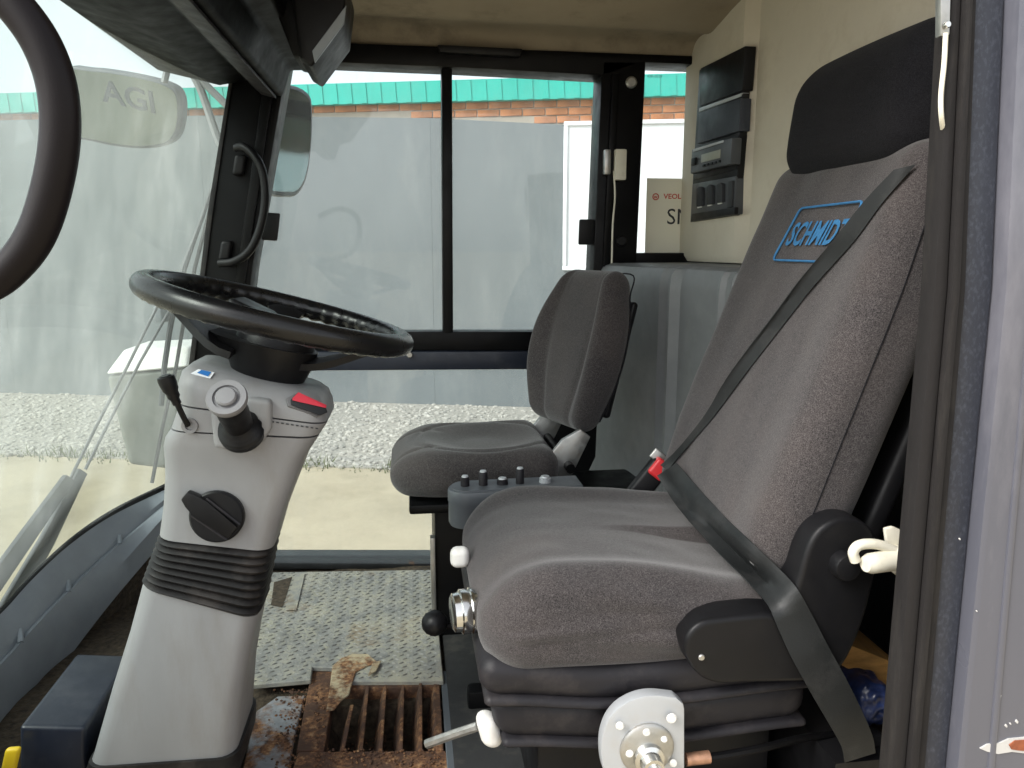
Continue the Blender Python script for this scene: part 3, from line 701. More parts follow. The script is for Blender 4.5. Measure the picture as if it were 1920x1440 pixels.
# small levers and knobs at the front of the seat
obj('lever_knob', rbox((.017, .02, .028), .0165, (1, 1, 3), 4, lambda x, y, z: tuple(P(917, 1366, 1.10)+V((x+z*-.25, y, z)))), 'white_plastic', ds, smooth=180)
obj('lever_arm', tube([P(800, 1395, 1.14), P(850, 1377, 1.12), P(895, 1362, 1.11)], .0075, 8), 'dull_steel', ds)
obj('front_knob', rbox((.017, .014, .019), .013, (1, 1, 1), 4, lambda x, y, z: tuple(P(862, 1044, 1.30)+V((x, y, z)))), 'white_plastic', ds, smooth=180)
q = P(900, 1142, 1.17)
obj('weight_dial', lathe([(0, .03), (.01, .036), (.016, .037), (.018, .034), (.024, .036), (.032, .036), (.034, .032), (.044, .031), (.047, .026), (.047, .001)], q, (-1, -.12, -.02), 28), 'chrome', ds)
q = P(815, 1168, 1.33)
obj('ball_lever', lathe([(-.024, .004), (-.022, .0105), (-.016, .018), (-.007, .0225), (0, .024), (.007, .0225), (.016, .018), (.022, .0105), (.024, .004)], q, (-1, 0, 0), 20), 'black_plastic', ds)
obj('ball_stem', tube([q, q+V((.07, .0, -.02)), q+V((.14, 0, -.05))], .006, 8), 'black_metal', ds)

# ------------------------------------------------------------------ seat belt
sb = thing('seat_belt', P(1610, 1400, 1.05), 'dark webbing seat belt buckled across the driver seat', 'seat belt')
def fb(y, z, off): return V(backf(-.068, y, z))-bnm*off
SBV = bvh(sc_o, bk_o, cv_o)
def strap(name, L_, R_, Yd, off, N=44, K=5, th=.0018):
    """strap between two photo edges, lying on the seat where the seat is in the way, else at depth Yd"""
    def res(pl, u):
        f = u*(len(pl)-1); i = min(len(pl)-2, int(f)); return pl[i]+(pl[i+1]-pl[i])*(f-i)
    Lc = catmull([(a, b_, 0) for a, b_ in L_], 6); Rc = catmull([(a, b_, 0) for a, b_ in R_], 6)
    dep, pix = [], []
    for i in range(N+1):
        u = i/N; l, r_ = res(Lc, u), res(Rc, u); f = u*(len(Yd)-1); j = min(len(Yd)-2, int(f)); yd_ = Yd[j]+(Yd[j+1]-Yd[j])*(f-j)
        rp_, rd_ = [], []
        for k in range(K+1):
            q = l.lerp(r_, k/K); h, _ = hit(SBV, q.x, q.y); rp_.append(q); rd_.append(min(yd_, h.y) if h is not None else yd_)
        pix.append(rp_); dep.append(rd_)
    for _ in range(2):
        nd = []
        for i in range(N+1):
            lo, hi = max(0, i-2), min(N, i+2)
            nd.append([min(dep[i][k], sum(dep[j][k] for j in range(lo, hi+1))/(hi-lo+1)) for k in range(K+1)])
        dep = nd
    for i in range(N+1): dep[i] = [min(d, .5*(min(dep[i])+d)) for d in dep[i]]
    rows = [[P(pix[i][k].x, pix[i][k].y, dep[i][k]-off) for k in range(K+1)] for i in range(N+1)]
    return obj(name, sheet(rows, th), 'webbing', sb, smooth=60)
strap('shoulder_strap', [(1676, 318), (1622, 375), (1562, 450), (1500, 525), (1452, 590), (1367, 702), (1322, 777), (1270, 842), (1238, 872)],
      [(1718, 308), (1656, 378), (1600, 454), (1532, 529), (1482, 592), (1395, 704), (1339, 780), (1280, 848), (1252, 882)], [1.2, 1.2, 1.2, 1.24, 1.28, 1.36, 1.43, 1.49, 1.525], .007)
strap('lap_strap', [(1232, 892), (1266, 944), (1312, 998), (1358, 1046), (1404, 1092), (1440, 1135), (1460, 1180), (1484, 1232), (1520, 1298), (1554, 1356), (1578, 1400), (1584, 1430)],
      [(1268, 868), (1312, 918), (1362, 972), (1406, 1014), (1450, 1056), (1492, 1100), (1522, 1152), (1550, 1206), (1584, 1268), (1616, 1332), (1636, 1380), (1642, 1412)], [1.5, 1.44, 1.36, 1.26, 1.16, 1.08, 1.0, .992, .99, .99, .995, 1.0], .006)
# fold crease on the lap strap and its label hole
obj('strap_button', lathe([(0, .004), (.002, .004), (.003, .002)], P(1396, 1046, 1.222), (-.5, -.7, .4), 14), 'black_plastic', sb)
q = P(1230, 882, 1.53); ba = (P(1252, 856, 1.53)-P(1210, 908, 1.53)).normalized(); bs = ba.cross(V((.2, 1, 0))).normalized(); bt = ba.cross(bs)
def bk(x, y, z): return tuple(q+(ba*x+bs*y+bt*z)*1.2)
obj('buckle', rbox((.040, .019, .013), .007, (3, 2, 1), 3, lambda x, y, z: bk(x-.022, y, z)), 'black_plastic', sb)
obj('buckle_button', rbox((.017, .015, .012), .005, (2, 2, 1), 3, lambda x, y, z: bk(x+.006, y, z+(.008 if bt.y < 0 else -.008))), 'red_plastic', sb)
obj('buckle_tongue', rbox((.010, .020, .003), .0025, (2, 2, 1), 2, lambda x, y, z: bk(x+.022, y*.9+.008, z)), 'dull_steel', sb)
obj('anchor_cover', rbox((.034, .02, .036), .016, (2, 1, 2), 4, lambda x, y, z: tuple(P(1610, 1410, 1.05)+V((x+z*.25, y, z)))), 'black_plastic', sb, smooth=180)

# ================================================================== PASSENGER SEAT
ps_ = thing('passenger_seat', (.16, 1.93, FL), 'small folding charcoal fabric passenger seat on a black pedestal', 'seat')
PYc = 1.94
def pc(x, y, z):
    top = smooth(-.01, .03, z); r2 = math.hypot((x-.03)/.16, y/.14)
    zz = z - top*.024*smooth(1.15, .35, r2) - .022*top*smooth(-.1, -.2, x)
    # welt around the dished centre
    zz -= top*.007*math.exp(-((r2-1.12)/.05)**2)*smooth(-.19, -.1, x)
    zz -= top*.006*math.exp(-((abs(y)-.085-.35*max(0, -.08-x))/.010)**2)*smooth(-.05, -.12, x)*smooth(-.21, -.17, x)
    yy = y*(1-.22*smooth(-.02, -.205, x)**2)
    return (.146+x, PYc+yy, 1.116+zz+.01*x)
obj('seat_cushion', rbox((.205, .195, .058), .050, (40, 40, 6), 7, pc), 'fabric', ps_, smooth=180)
pl_ = R(13); pbo = V((.432, PYc, 1.395)); pu = V((math.sin(pl_), 0, math.cos(pl_))); pn = V((math.cos(pl_), 0, -math.sin(pl_)))
def pb(x, y, z):
    t = z/.205
    wsc = 1-.36*smooth(-.1, 1.1, t)**1.6-.26*smooth(.0, -1.05, t)**1.5
    fr_ = smooth(.02, -.04, x); b = smooth(.08, .16, abs(y))
    xx = x-fr_*(.022*math.cos(t*1.5)*b - .010*(1-b)) + fr_*.005*math.exp(-((abs(y)-.098-.02*t)/.014)**2)
    xx -= .012*(1-t*t)*fr_
    d = pn*xx+V((0, y*wsc, 0)); d = Matrix.Rotation(R(20), 3, 'Z') @ d; p = pbo+pu*z+d; return (p.x, p.y, p.z)
obj('backrest', rbox((.038, .168, .205), .0372, (6, 40, 30), 8, pb), 'fabric', ps_, smooth=180)
def pbs(x, y, z): d = Matrix.Rotation(R(20), 3, 'Z') @ (pn*(x+.054)+V((0, y, 0))); p = pbo+pu*(z-.01)+d; return (p.x, p.y, p.z)
obj('back_shell', rbox((.010, .120, .150), .0095, (1, 6, 6), 3, pbs), 'black_plastic', ps_)
obj('seam', tube(catmull([V(pb(.024, -.1675, z)) for z in (-.17, -.1, -.03, .04, .1, .15)]+[V(pb(.04, -.15, .203)), V(pb(.04, 0, .2055))], 5), .0018, 6), 'fabric_dark', ps_)
for yy in (1.79, 2.08):
    pts = [V((.315, yy, 1.135)), V((.36, yy, 1.19)), V((.405, yy, 1.215)), V((.43, yy, 1.195)), V((.385, yy, 1.10)), V((.345, yy, 1.075)), V((.315, yy, 1.085))]
    obj('hinge_bracket', prism(pts, (0, .016, 0), .003), 'dull_steel', ps_)
obj('hinge_bar', tube([(.375, 1.76, 1.125), (.375, 2.11, 1.125)], .012, 10), 'black_metal', ps_)
obj('seat_tray', box((-.015, 1.77, 1.022), (.36, 2.11, 1.046), .008), 'black_metal', ps_)
obj('pedestal', box((.045, 1.78, FL-.03), (.30, 2.06, 1.03), .008), 'black_metal', ps_)
obj('pedestal_flange', box((.034, 1.775, FL+.02), (.046, 1.80, .96), .002), 'dull_steel', ps_)
obj('rear_mount', box((.30, 1.72, .96), (.62, 2.1, 1.02), .01), 'black_metal', ps_)

# control box with knobs between the seats
cb = thing('control_box', P(860, 985, 1.62), 'grey rounded control box with knobs between the two seats', 'control box')
c0 = P(878, 950, 1.63)
top = []
ring = []
def cring(z, s=1.0):
    pts = []
    for k in range(13): a = R(90+180*k/12); pts.append((c0.x+.0+.045*s*math.cos(a), c0.y+.045*s*math.sin(a), z))
    pts += [(c0.x+.25, c0.y-.045*s, z+.002), (c0.x+.25, c0.y+.045*s, z+.002)]
    return pts
zt = P(870, 922, 1.60).z; zb_ = P(870, 990, 1.60).z
obj('housing', loft([cring(zb_, .9), cring(zb_+.006, .97), cring(zt-.03, .97), cring(zt-.028, 1.0), cring(zt-.004, 1.0), cring(zt, .95)]), 'box_grey', cb)
obj('top_plate', loft([cring(zt+.0, .85), cring(zt+.004, .84)]), 'box_grey', cb)
for (px, r_, h, mt) in ((872, .0095, .020, 'charcoal_plastic'), (906, .0095, .030, 'charcoal_plastic'), (942, .012, .012, 'charcoal_plastic'), (975, .009, .034, 'charcoal_plastic'), (1022, .013, .012, 'zinc')):
    q = P(px, 905, 1.63); kn = obj('knob', lathe([(0, r_*1.05), (h*.9, r_), (h, r_*.8)], (q.x, 1.63, zt+.004), (0, 0, 1), 16), mt, cb)
    obj('knob_cap', lathe([(0, r_*.82), (.003, r_*.7)], (q.x, 1.63, zt+.0045+h), (0, 0, 1), 16), 'zinc', kn)

# ================================================================== STEERING COLUMN
sc = thing('steering_column', V((-.40, 1.31, FL)), 'pale grey steering column with black bellows and steering wheel', 'steering column')
YN, YF = 1.21, 1.355
def section(l, r_, dn=0.0, df=0.0, rad=.03, n=5):
    """near-face left/right photo points -> ring; dn, df push near/far faces"""
    r_ = (r_[0]-20, r_[1]-2); a, b_ = P(*l, YN), P(*r_, YN); ux = (b_-a); wid = ux.length; ux.normalize(); mid = (a+b_)/2
    hy = (YF+df-(YN+dn))/2; cy = (YF+df+YN+dn)/2; pts = []
    for x, y in rrect(wid/2, hy, min(rad, hy*.95, wid/2*.95), n): p = mid+ux*x; pts.append(V((p.x, cy+y, p.z)))
    return pts
low = [section((150, 1470), (458, 1452), .0, .04), section((166, 1425), (461, 1405), .0, .035), section((200, 1300), (471, 1300), .005, .02), section((230, 1200), (484, 1230), .01, .01), section((254, 1108), (497, 1172), .012, 0)]
obj('lower_cover', loft(low), 'grey_plastic', sc, smooth=50)
obj('base_trim', loft([section((146, 1480), (464, 1462), -.006, .045), section((152, 1455), (466, 1437), -.006, .045), section((158, 1438), (466, 1420), -.006, .04)]), 'bellows', sc)
obj('base_box', box((-.52, 1.25, FL-.03), (-.34, 1.42, .80), .01), 'black_plastic', sc)
# bellows
rings = []
L0, R0, L1, R1 = V((254, 1108)), V((498, 1172)), V((286, 1018)), V((522, 1044)); NB = 8
for i in range(NB*4+1):
    t = i/(NB*4); l = L0.lerp(L1, t); r_ = R0.lerp(R1, t); o_ = (0, .7, 1, .7)[i % 4]; e = 5*o_-2
    rings.append(section((l.x-e, l.y), (r_.x+e, r_.y), .012-.008*o_, .006*o_, .035))
obj('bellows', loft(rings), 'bellows', sc, smooth=50)
up_ = [section((286, 1016), (526, 1042), .010, .0), section((294, 960), (542, 985), .008, .0), section((299, 900), (563, 930), .004, .005), section((299, 868), (578, 892), .0, .01), section((300, 840), (590, 862), -.008, .012), section((305, 822), (606, 838), -.012, .012), section((316, 806), (616, 822), -.014, .012)]
obj('upper_cover', loft(up_), 'grey_plastic', sc, smooth=50)
def hd_line(u):
    p = P(332+u*280, 764+u*42, YN-.0188); return V((p.x, YN-.0186, p.z))
# head shroud, two halves with a parting line
hd = [section((318, 803), (618, 818), -.016, .012), section((330, 770), (630, 800), -.018, .012), section((332, 730), (632, 792), -.018, .012)]
obj('lower_shroud', loft(hd[:2]+[section((331, 757), (632, 796), -.018, .012)]), 'grey_plastic', sc, smooth=50)
us_o = obj('upper_shroud', loft([section((332, 754), (632, 793), -.018, .012), section((331, 720), (629, 775), -.018, .012), section((336, 697), (622, 757), -.010, .008), section((350, 685), (610, 745), .006, -.006)]), 'grey_plastic', sc, smooth=50)
for k in range(14):
    a_ = .50+.46*k/14; c_ = hd_line(a_); e_ = hd_line(a_+.018)
    obj('stitch_notch', tube([c_, e_], .0011, 5), 'text_dark', sc)
# collar pad round the stalk
def facedisc(px, py, r_, h, mat, name, par, seg=28, prof=None, y=None):
    q = P(px, py, YN-.018 if y is None else y); return obj(name, lathe(prof or [(-.01, r_), (h*.7, r_), (h, r_*.88), (h, .001)], q, (.0, -1, .1), seg), mat, par)
pad = [(398, 770), (470, 742), (512, 748), (512, 800), (490, 832), (455, 845), (405, 835)]
obj('stalk_pad', prism([V((P(a, b_, YN-.014).x, YN-.030, P(a, b_, YN-.014).z)) for a, b_ in pad], (0, .03, 0), .008, 3), 'grey_plastic', sc)
# stalk grip with end button
q0, q1 = P(452, 806, YN-.03), P(424, 744, YN-.115)
ax = (q1-q0); Ln = ax.length
pr = [(-.01, .034), (.0, .034), (.004, .030), (.008, .032), (.012, .027), (.016, .029), (.02, .024)]
st = obj('stalk', lathe(pr+[(.024+.0, .021), (Ln*.55, .0225), (Ln*.62, .0215), (Ln*.66, .0225), (Ln*.72, .0215), (Ln*.76, .0225), (Ln*.82, .021), (Ln*.85, .022)], q0, ax, 28), 'black_plastic', sc)
obj('stalk_collar', lathe([(Ln*.85, .022), (Ln*.9, .0275), (Ln*.96, .0285), (Ln, .027), (Ln*1.0, .019), (Ln*.965, .018), (Ln*.965, .001)], q0, ax, 32), 'grey_plastic_dark', st)
obj('stalk_button', lathe([(Ln*.93, .0145), (Ln*1.02, .0145), (Ln*1.04, .0125), (Ln*1.045, .001)], q0, ax, 24), 'grey_plastic_dark', st)
# rocker switch and sticker laid on the shroud
HB = bvh(us_o)
def quad(pts, off): return [hit(HB, a, b_, off)[0] or P(a, b_, YN) for a, b_ in pts]
def patch(name, pts, off, th, mat, par, w=0, sm=38):
    _, n_ = hit(HB, sum(a for a, _ in pts)/len(pts), sum(b_ for _, b_ in pts)/len(pts))
    return obj(name, prism(quad(pts, off), n_*th, w, 2), mat, par, smooth=sm)
rb = patch('rocker_frame', [(534, 750), (552, 738), (606, 760), (612, 776), (596, 786), (538, 766)], -.004, .011, 'grey_plastic_dark', sc, .002)
patch('rocker', [(545, 753), (556, 744), (602, 764), (606, 774), (594, 779), (546, 762)], .0075, .003, 'text_dark', rb, .0008)
patch('rocker_mark', [(549, 750), (558, 745), (602, 765), (601, 770), (549, 754)], .0108, .001, 'sticker_red', rb, 0, 0)
stk = patch('sticker', [(358, 702), (372, 694), (402, 700), (394, 711)], .001, .001, 'sticker_white', sc, 0, 0)
patch('sticker_mark', [(370, 701), (378, 696), (396, 700), (390, 708)], .0023, .0006, 'sticker_blue', stk, 0, 0)
# tilt lever on the left
lv = obj('lever', tube(catmull([P(352, 797, YN-.02), P(343, 780, YN-.03), P(330, 752, YN-.045), P(322, 735, YN-.05)], 5), .0045, 8), 'black_plastic', sc)
obj('lever_grip', tube(catmull([P(332, 757, YN-.045), P(322, 735, YN-.05), P(312, 712, YN-.055), P(309, 704, YN-.056)], 5), [.0065, .009, .0115, .0125, .012, .008], 12), 'black_plastic', lv)
obj('lever_socket', lathe([(0, .013), (.006, .012), (.006, .007), (.001, .007), (.001, .0005)], P(357, 797, YN-.014), (0, -1, 0), 18), 'grey_plastic_dark', sc)
# round dial with blade handle
q = P(408, 967, YN+.004); dx = V((0, -1, .05))
dl = obj('dial', lathe([(-.01, .042), (.006, .042), (.009, .039), (.009, .001)], q, dx, 36), 'black_plastic', sc)
a, b_ = P(343, 932, YN-.012), P(436, 1000, YN-.012); d_ = (b_-a).normalized(); n_ = d_.cross(V((0, 1, 0))).normalized()
bl = [a+n_*.010, a+d_*.012+n_*.0135, a.lerp(b_, .35)+n_*.0165, b_+n_*.012, b_-n_*.012, a.lerp(b_, .35)-n_*.0165, a+d_*.012-n_*.0115, a-n_*.006]
obj('dial_blade', prism(bl, (0, .016, 0), .003, 2), 'black_plastic', dl)
for s in (-.018, .018):
    obj('dial_rib', tube([a.lerp(b_, .30)+n_*s+V((0, .005, 0)), b_+n_*s*.9+V((0, .005, 0))], .0022, 6), 'charcoal_plastic', dl)
# ---- steering wheel
wc = V((-.2135, 1.30, 1.546)); wt = R(15.0); WX = V((math.cos(wt), 0, -math.sin(wt))); WY = V((0, math.cos(R(1.2)), -math.sin(R(1.2)))); WN = WX.cross(WY).normalized(); WR = .206
def wp(a, r_, h=0): return wc+WX*(math.cos(a)*r_)+WY*(math.sin(a)*r_)+WN*h
vs, fs = [], []; NA, NS = 160, 14
for i in range(NA):
    a = 2*math.pi*i/NA; grip = max(0, math.cos(2*a-.0)) if False else 1.0
    gz = smooth(.35, .6, abs(math.sin(a)))       # finger bumps on the two sides
    for k in range(NS):
        an = 2*math.pi*k/NS; inner = max(0, -math.cos(an-.6))
        rr = .0185+gz*.0026*inner*math.sin(a*46)
        vs.append(wp(a, WR+rr*math.cos(an), rr*math.sin(an)))
for i in range(NA):
    for k in range(NS):
        j = (i+1) % NA; fs.append((i*NS+k, i*NS+(k+1) % NS, j*NS+(k+1) % NS, j*NS+k))
wh = obj('steering_wheel', (vs, fs), 'wheel_rubber', sc, smooth=180)
hub = lathe([(-.098, .050), (-.094, .056), (-.06, .058), (-.055, .064), (-.03, .060), (-.018, .050), (-.012, .02), (-.012, .001)], wc+WX*.005, WN, 32)
obj('wheel_hub', hub, 'black_plastic', wh)
# deep-dish spokes
for a0, wdt in ((R(180), .075), (R(0), .040), (R(95), .045)):
    rows = []
    for i in range(9):
        t = i/8; r_ = .045+(WR-.05)*t; h = -.062+.062*smooth(.0, 1, t)**1.1; ww = wdt*(1.15-.55*smooth(0, .7, t)+.25*smooth(.75, 1, t))
        rows.append([wp(a0, r_, h)+(WX*(-math.sin(a0))+WY*math.cos(a0))*(ww*(s/4-1)*1.0)+WN*(-.006*(abs(s/4-1))**2) for s in range(9)])
    obj('wheel_spoke', sheet(rows, .012), 'black_plastic', wh)
# horn pad sticking up towards the dash
pdv = rbox((.030, .062, .012), .010, (2, 3, 1), 4, lambda x, y, z: tuple(wc+WX*(x*1.2-.045)+WY*(y*.75+.03)+WN*(z-.012+x*-.25)))
obj('horn_pad', pdv, 'black_plastic', wh)
# dished bowl below the left of the hub
obj('column_boot', loft([[wp(a, .075+.028*max(0, -math.cos(a)), -.050) for a in [2*math.pi*k/28 for k in range(28)]], [wp(a, .066+.010*max(0, -math.cos(a)), -.078)+V((.006, 0, 0)) for a in [2*math.pi*k/28 for k in range(28)]], [wp(a, .059, -.105)+V((.004, 0, 0)) for a in [2*math.pi*k/28 for k in range(28)]], [wp(a, .056, -.128)+V((.004, 0, 0)) for a in [2*math.pi*k/28 for k in range(28)]]]), 'black_plastic', sc, smooth=60)

# ================================================================== SMALL THINGS IN THE CAB
# blank panels, radio, switch panel on the rear trim
def rp(px, py, off=.0): return PX(px, py, .840-off)
def face_box(name, quad, off, depth, mat, parent=None, w=.003, **kw):
    return obj(name, prism([rp(a, b_, off) for a, b_ in quad], (depth, 0, 0), w, 2), mat, parent, **kw)
fp = thing('blanking_panel', rp(1350, 270), 'dark blank cover panel above the radio in the beige trim', 'panel')
face_box('upper_blank', [(1313, 128), (1397, 86), (1391, 170), (1311, 200)], .006, .03, 'black_plastic', fp)
face_box('lower_blank', [(1310, 213), (1388, 184), (1385, 246), (1307, 270)], .010, .03, 'blank_panel', fp)
face_box('divider', [(1311, 203), (1391, 174), (1389, 181), (1310, 210)], .004, .02, 'zinc', fp, .001)
face_box('bezel', [(1311, 131), (1398, 87), (1377, 404), (1294, 417)], .002, .02, 'black_plastic', fp)
rd = thing('car_radio', rp(1338, 332), 'dark car radio with a grey display in the beige trim', 'radio')
face_box('body', [(1305, 276), (1385, 252), (1381, 318), (1301, 338)], .004, .04, 'black_plastic', rd)
face_box('front', [(1297, 280), (1372, 258), (1369, 308), (1294, 326)], .030, .028, 'box_dark', rd, .004)
face_box('display', [(1315, 290), (1350, 280), (1349, 296), (1314, 305)], .0325, .004, 'lcd', rd, .0005)
face_box('trim_bar', [(1299, 280), (1355, 263), (1355, 267), (1299, 285)], .0325, .004, 'zinc', rd, .0005)
face_box('volume_knob', [(1296, 297), (1303, 295), (1302, 309), (1295, 311)], .036, .01, 'black_plastic', rd, .002)
for k in range(5):
    a = 1316+k*7; b_ = 309-k*1.9
    face_box('button', [(a, b_), (a+5, b_-1.4), (a+5, b_+3), (a, b_+4.4)], .0335, .006, 'black_plastic', rd, .0005)
sp = thing('switch_panel', rp(1336, 412), 'black panel of three rocker switches below the radio', 'switch panel')
face_box('plate', [(1298, 345), (1379, 330), (1376, 402), (1294, 416)], .006, .03, 'box_dark', sp)
face_box('lower_lip', [(1297, 401), (1377, 388), (1376, 402), (1294, 416)], .014, .012, 'black_plastic', sp)
for k in range(3):
    cx, cy = 1310+k*19, 369-k*3.6
    s = face_box('rocker_switch', [(cx-5, cy-15), (cx, cy-19), (cx+5, cy-17), (cx+5, cy+17), (cx-5, cy+19)], .016, .014, 'text_dark', sp, .003)
    face_box('lamp', [(cx-3, cy+17), (cx+4, cy+15.5), (cx+4, cy+20), (cx-3, cy+21.5)], .010, .006, 'white_plastic', sp, .0005)
face_box('slider', [(1365, 340), (1373, 338.5), (1371, 388), (1363, 390)], .012, .01, 'text_dark', sp, .001)

# grab handle on the far pillar
gh = thing('grab_handle', P(410, 495, YW-.06), 'black curved grab handle on the far front pillar', 'handle')
yh = YW-.075
obj('bar', tube(catmull([P(443, 277, yh), P(458, 276, yh-.02), P(478, 293, yh-.035), P(493, 325, yh-.04), P(497, 375, yh-.04), P(487, 430, yh-.04), P(468, 470, yh-.035), P(440, 490, yh-.02), P(412, 494, yh)], 6), .0115, 12), 'black_plastic', gh)
obj('foot', rbox((.016, .016, .028), .010, (1, 1, 2), 3, lambda x, y, z: tuple(P(450, 310, yh+.012)+V((x+z*.2, y, z)))), 'black_plastic', gh)
obj('foot', rbox((.016, .016, .028), .010, (1, 1, 2), 3, lambda x, y, z: tuple(P(424, 470, yh+.012)+V((x+z*.2, y, z)))), 'black_plastic', gh)

# monitor hung from the overhead console
mo = thing('monitor', P(600, 140, 1.75), 'small black monitor hanging from the overhead console, seen edge on', 'monitor')
ym = 1.78
qd = [P(562, 112, ym), P(584, 126, ym), P(642, 48, ym), P(652, -40, ym), P(540, -60, ym)]
obj('case', prism([V((p.x, ym, p.z)) for p in qd], (0, .22, 0), .008, 3), 'black_plastic', mo)
scq = [P(585, 118, ym-.001), P(640, 44, ym-.001), P(644, 10, ym-.001), P(580, 96, ym-.001)]
obj('screen', prism([V((p.x+.006, ym-.004, p.z)) for p in scq], (0, .008, 0), .001, 1), 'dash_blue', mo)
obj('bracket', prism([V((p.x, ym+.03, p.z)) for p in (P(478, -80, ym), P(545, -80, ym), P(578, 104, ym), P(545, 98, ym))], (0, .16, 0), .006), 'black_metal', mo)

# open near door: padded frame round glass
od = thing('cab_door', P(60, 560, .62), 'open cab door with thick black rounded frame at the left edge', 'door')
yd = .62
fr_px = [(-520, 20), (-300, -75), (-150, -85), (-20, -30), (55, 45), (98, 130), (113, 220), (104, 320), (72, 430), (24, 500), (-40, 545), (-200, 600), (-520, 640)]
fpts = catmull([P(a, b_, yd+.10*(120-a)/600*-.0) for a, b_ in fr_px], 6)
n_f = len(fpts)
obj('frame', tube(fpts, [.0135-.0015*smooth(.62, .9, i/n_f) for i in range(n_f)], 14), 'purple_black', od, smooth=180)
inner = [p+(V((-.20, yd, p.z*.0+1.77))-p).normalized()*.008 for p in fpts]
obj('pane', prism([V((p.x, yd-.001, p.z)) for p in fpts[::2]], (0, .004, 0)), 'door_glass', od, smooth=0)
gi = [(-160, -55), (-50, -20), (30, 60), (70, 140), (84, 220), (76, 315), (48, 415), (5, 480), (-60, 520)]
obj('glass_edge', tube(catmull([P(a, b_, yd-.004) for a, b_ in gi], 5), .0022, 6), 'outer_grey', od)

# dark box by the column, yellow tag
kb = thing('pedal_box', P(110, 1440, 1.25), 'dark navy plastic box on the floor beside the steering column', 'box')
yk0, yk1 = 1.27, 1.50
tq_ = [P(36, 1362, yk0), P(160, 1365, yk0), P(163, 1560, yk0), P(38, 1560, yk0)]
t0 = [(p.x, yk0, p.z) for p in tq_]; t1 = [(p.x+.0, yk1, p.z+.005) for p in tq_]
obj('case', hexa([t0[3], t0[2], t1[2], t1[3], t0[0], t0[1], t1[1], t1[0]], .008, 3), 'navy_plastic', kb)
yt = obj('yellow_tag', rbox((.012, .006, .026), .006, (1, 1, 2), 3, lambda x, y, z: tuple(P(20, 1428, 1.25)+V((x+z*.3, y, z)))), 'yellow', None, 'small yellow tag in the bottom corner beside the navy box', 'tag')

# floor: checker plate mat, rusted grate, loose metal strips
fpz = FL+.012
fm = thing('checker_plate', PZ(660, 1170, FL), 'dusty grey checker plate covering the floor behind the steering column', 'floor plate')
ol = [(505, 1073), (812, 1068), (832, 1276), (660, 1277), (658, 1252), (586, 1250), (583, 1274), (470, 1284), (440, 1200)]
hole = [(514, 1092), (548, 1082), (530, 1140), (508, 1135)]
pl3 = [PZ(a, b_, fpz) for a, b_ in ol]
obj('plate', prism([V((p.x, p.y, fpz)) for p in pl3], (0, 0, -.012), .002, 1), 'plate', fm, smooth=0)
def inside(x, y, poly):
    c = False
    for i in range(len(poly)):
        a, b_ = poly[i], poly[i-1]
        if (a.y > y) != (b_.y > y) and x < (b_.x-a.x)*(y-a.y)/(b_.y-a.y)+a.x: c = not c
    return c
hl3 = [PZ(a, b_, fpz) for a, b_ in hole]
vs, fs = [], []
for i in range(-60, 60):
    for j in range(-60, 60):
        x = pl3[0].x+.19+i*.016+(j % 2)*.008; y = 1.9+j*.017; 
        if not all(inside(x+s*.007, y+q_*.007, pl3) for s in (-1, 1) for q_ in (-1, 1)) or inside(x, y, hl3): continue
        a = R(32 if (i+j) % 2 else -32)
        d = V((math.cos(a), math.sin(a), 0))*.0075; e = V((-math.sin(a), math.cos(a), 0))*.0022; c = V((x, y, fpz)); u = V((0, 0, .0026)); k = len(vs)
        vs += [c-d, c+e, c+d, c-e, c-d*.5+u, c+d*.5+u]
        fs += [(k, k+3, k+4), (k+3, k+2, k+5), (k+3, k+5, k+4), (k, k+4, k+1), (k+1, k+4, k+5), (k+1, k+5, k+2)]
obj('tread_pattern', (vs, fs), 'tread', fm, kind='stuff', smooth=0)
obj('plate_hole', prism([V((p.x, p.y, fpz+.0006)) for p in hl3], (0, 0, .0004)), 'debris', fm, smooth=0)
obj('plate_strip', prism([V((PZ(a, b_, fpz).x, PZ(a, b_, fpz).y, fpz+.002)) for a, b_ in ((553, 1080), (572, 1078), (556, 1146), (535, 1146))], (0, 0, .002), .0006, 1), 'plate', fm, smooth=0)
# grate
gr = thing('floor_grate', PZ(715, 1350, FL), 'rusted floor grate of upright slats with a torn corner plate', 'grate')
zg = FL-.004
def G(px, py, dz=0): p = PZ(px, py, zg); return V((p.x, p.y, zg+dz))
def flat(name, pts, dz, th, mat, par=gr, w=.0015): return obj(name, prism([G(a, b_, dz) for a, b_ in pts], (0, 0, -th), w, 1), mat, par)
flat('pit', [(595, 1290), (825, 1285), (835, 1470), (575, 1470)], -.085, .008, 'debris')
flat('frame_bar', [(586, 1252), (632, 1262), (607, 1411), (556, 1411)], .004, .04, 'rust')
flat('frame_bar', [(630, 1276), (825, 1280), (826, 1292), (640, 1296)], .0055, .04, 'rust')
flat('frame_bar', [(560, 1412), (836, 1410), (846, 1470), (540, 1470)], .003, .05, 'rust')
flat('frame_bar', [(812, 1285), (824, 1285), (832, 1412), (818, 1410)], .007, .04, 'rust')
for (a0, b0, a1, b1) in ((652, 1330, 634, 1412), (682, 1292, 668, 1412), (715, 1288, 705, 1412), (748, 1286, 743, 1412), (781, 1284, 780, 1412), (808, 1284, 812, 1412)):
    p, q = G(a0, b0), G(a1, b1)
    ht = random.uniform(-.003, .003)
    obj('slat', hexa([p+V((-.010, 0, -.045)), p+V((-.004, 0, -.045)), q+V((-.004, 0, -.045)), q+V((-.010, 0, -.045)), p+V((.006, 0, .008+ht)), p+V((.013, 0, .008+ht)), q+V((.013, 0, .006)), q+V((.006, 0, .006))], .0012, 1), 'rust', gr)
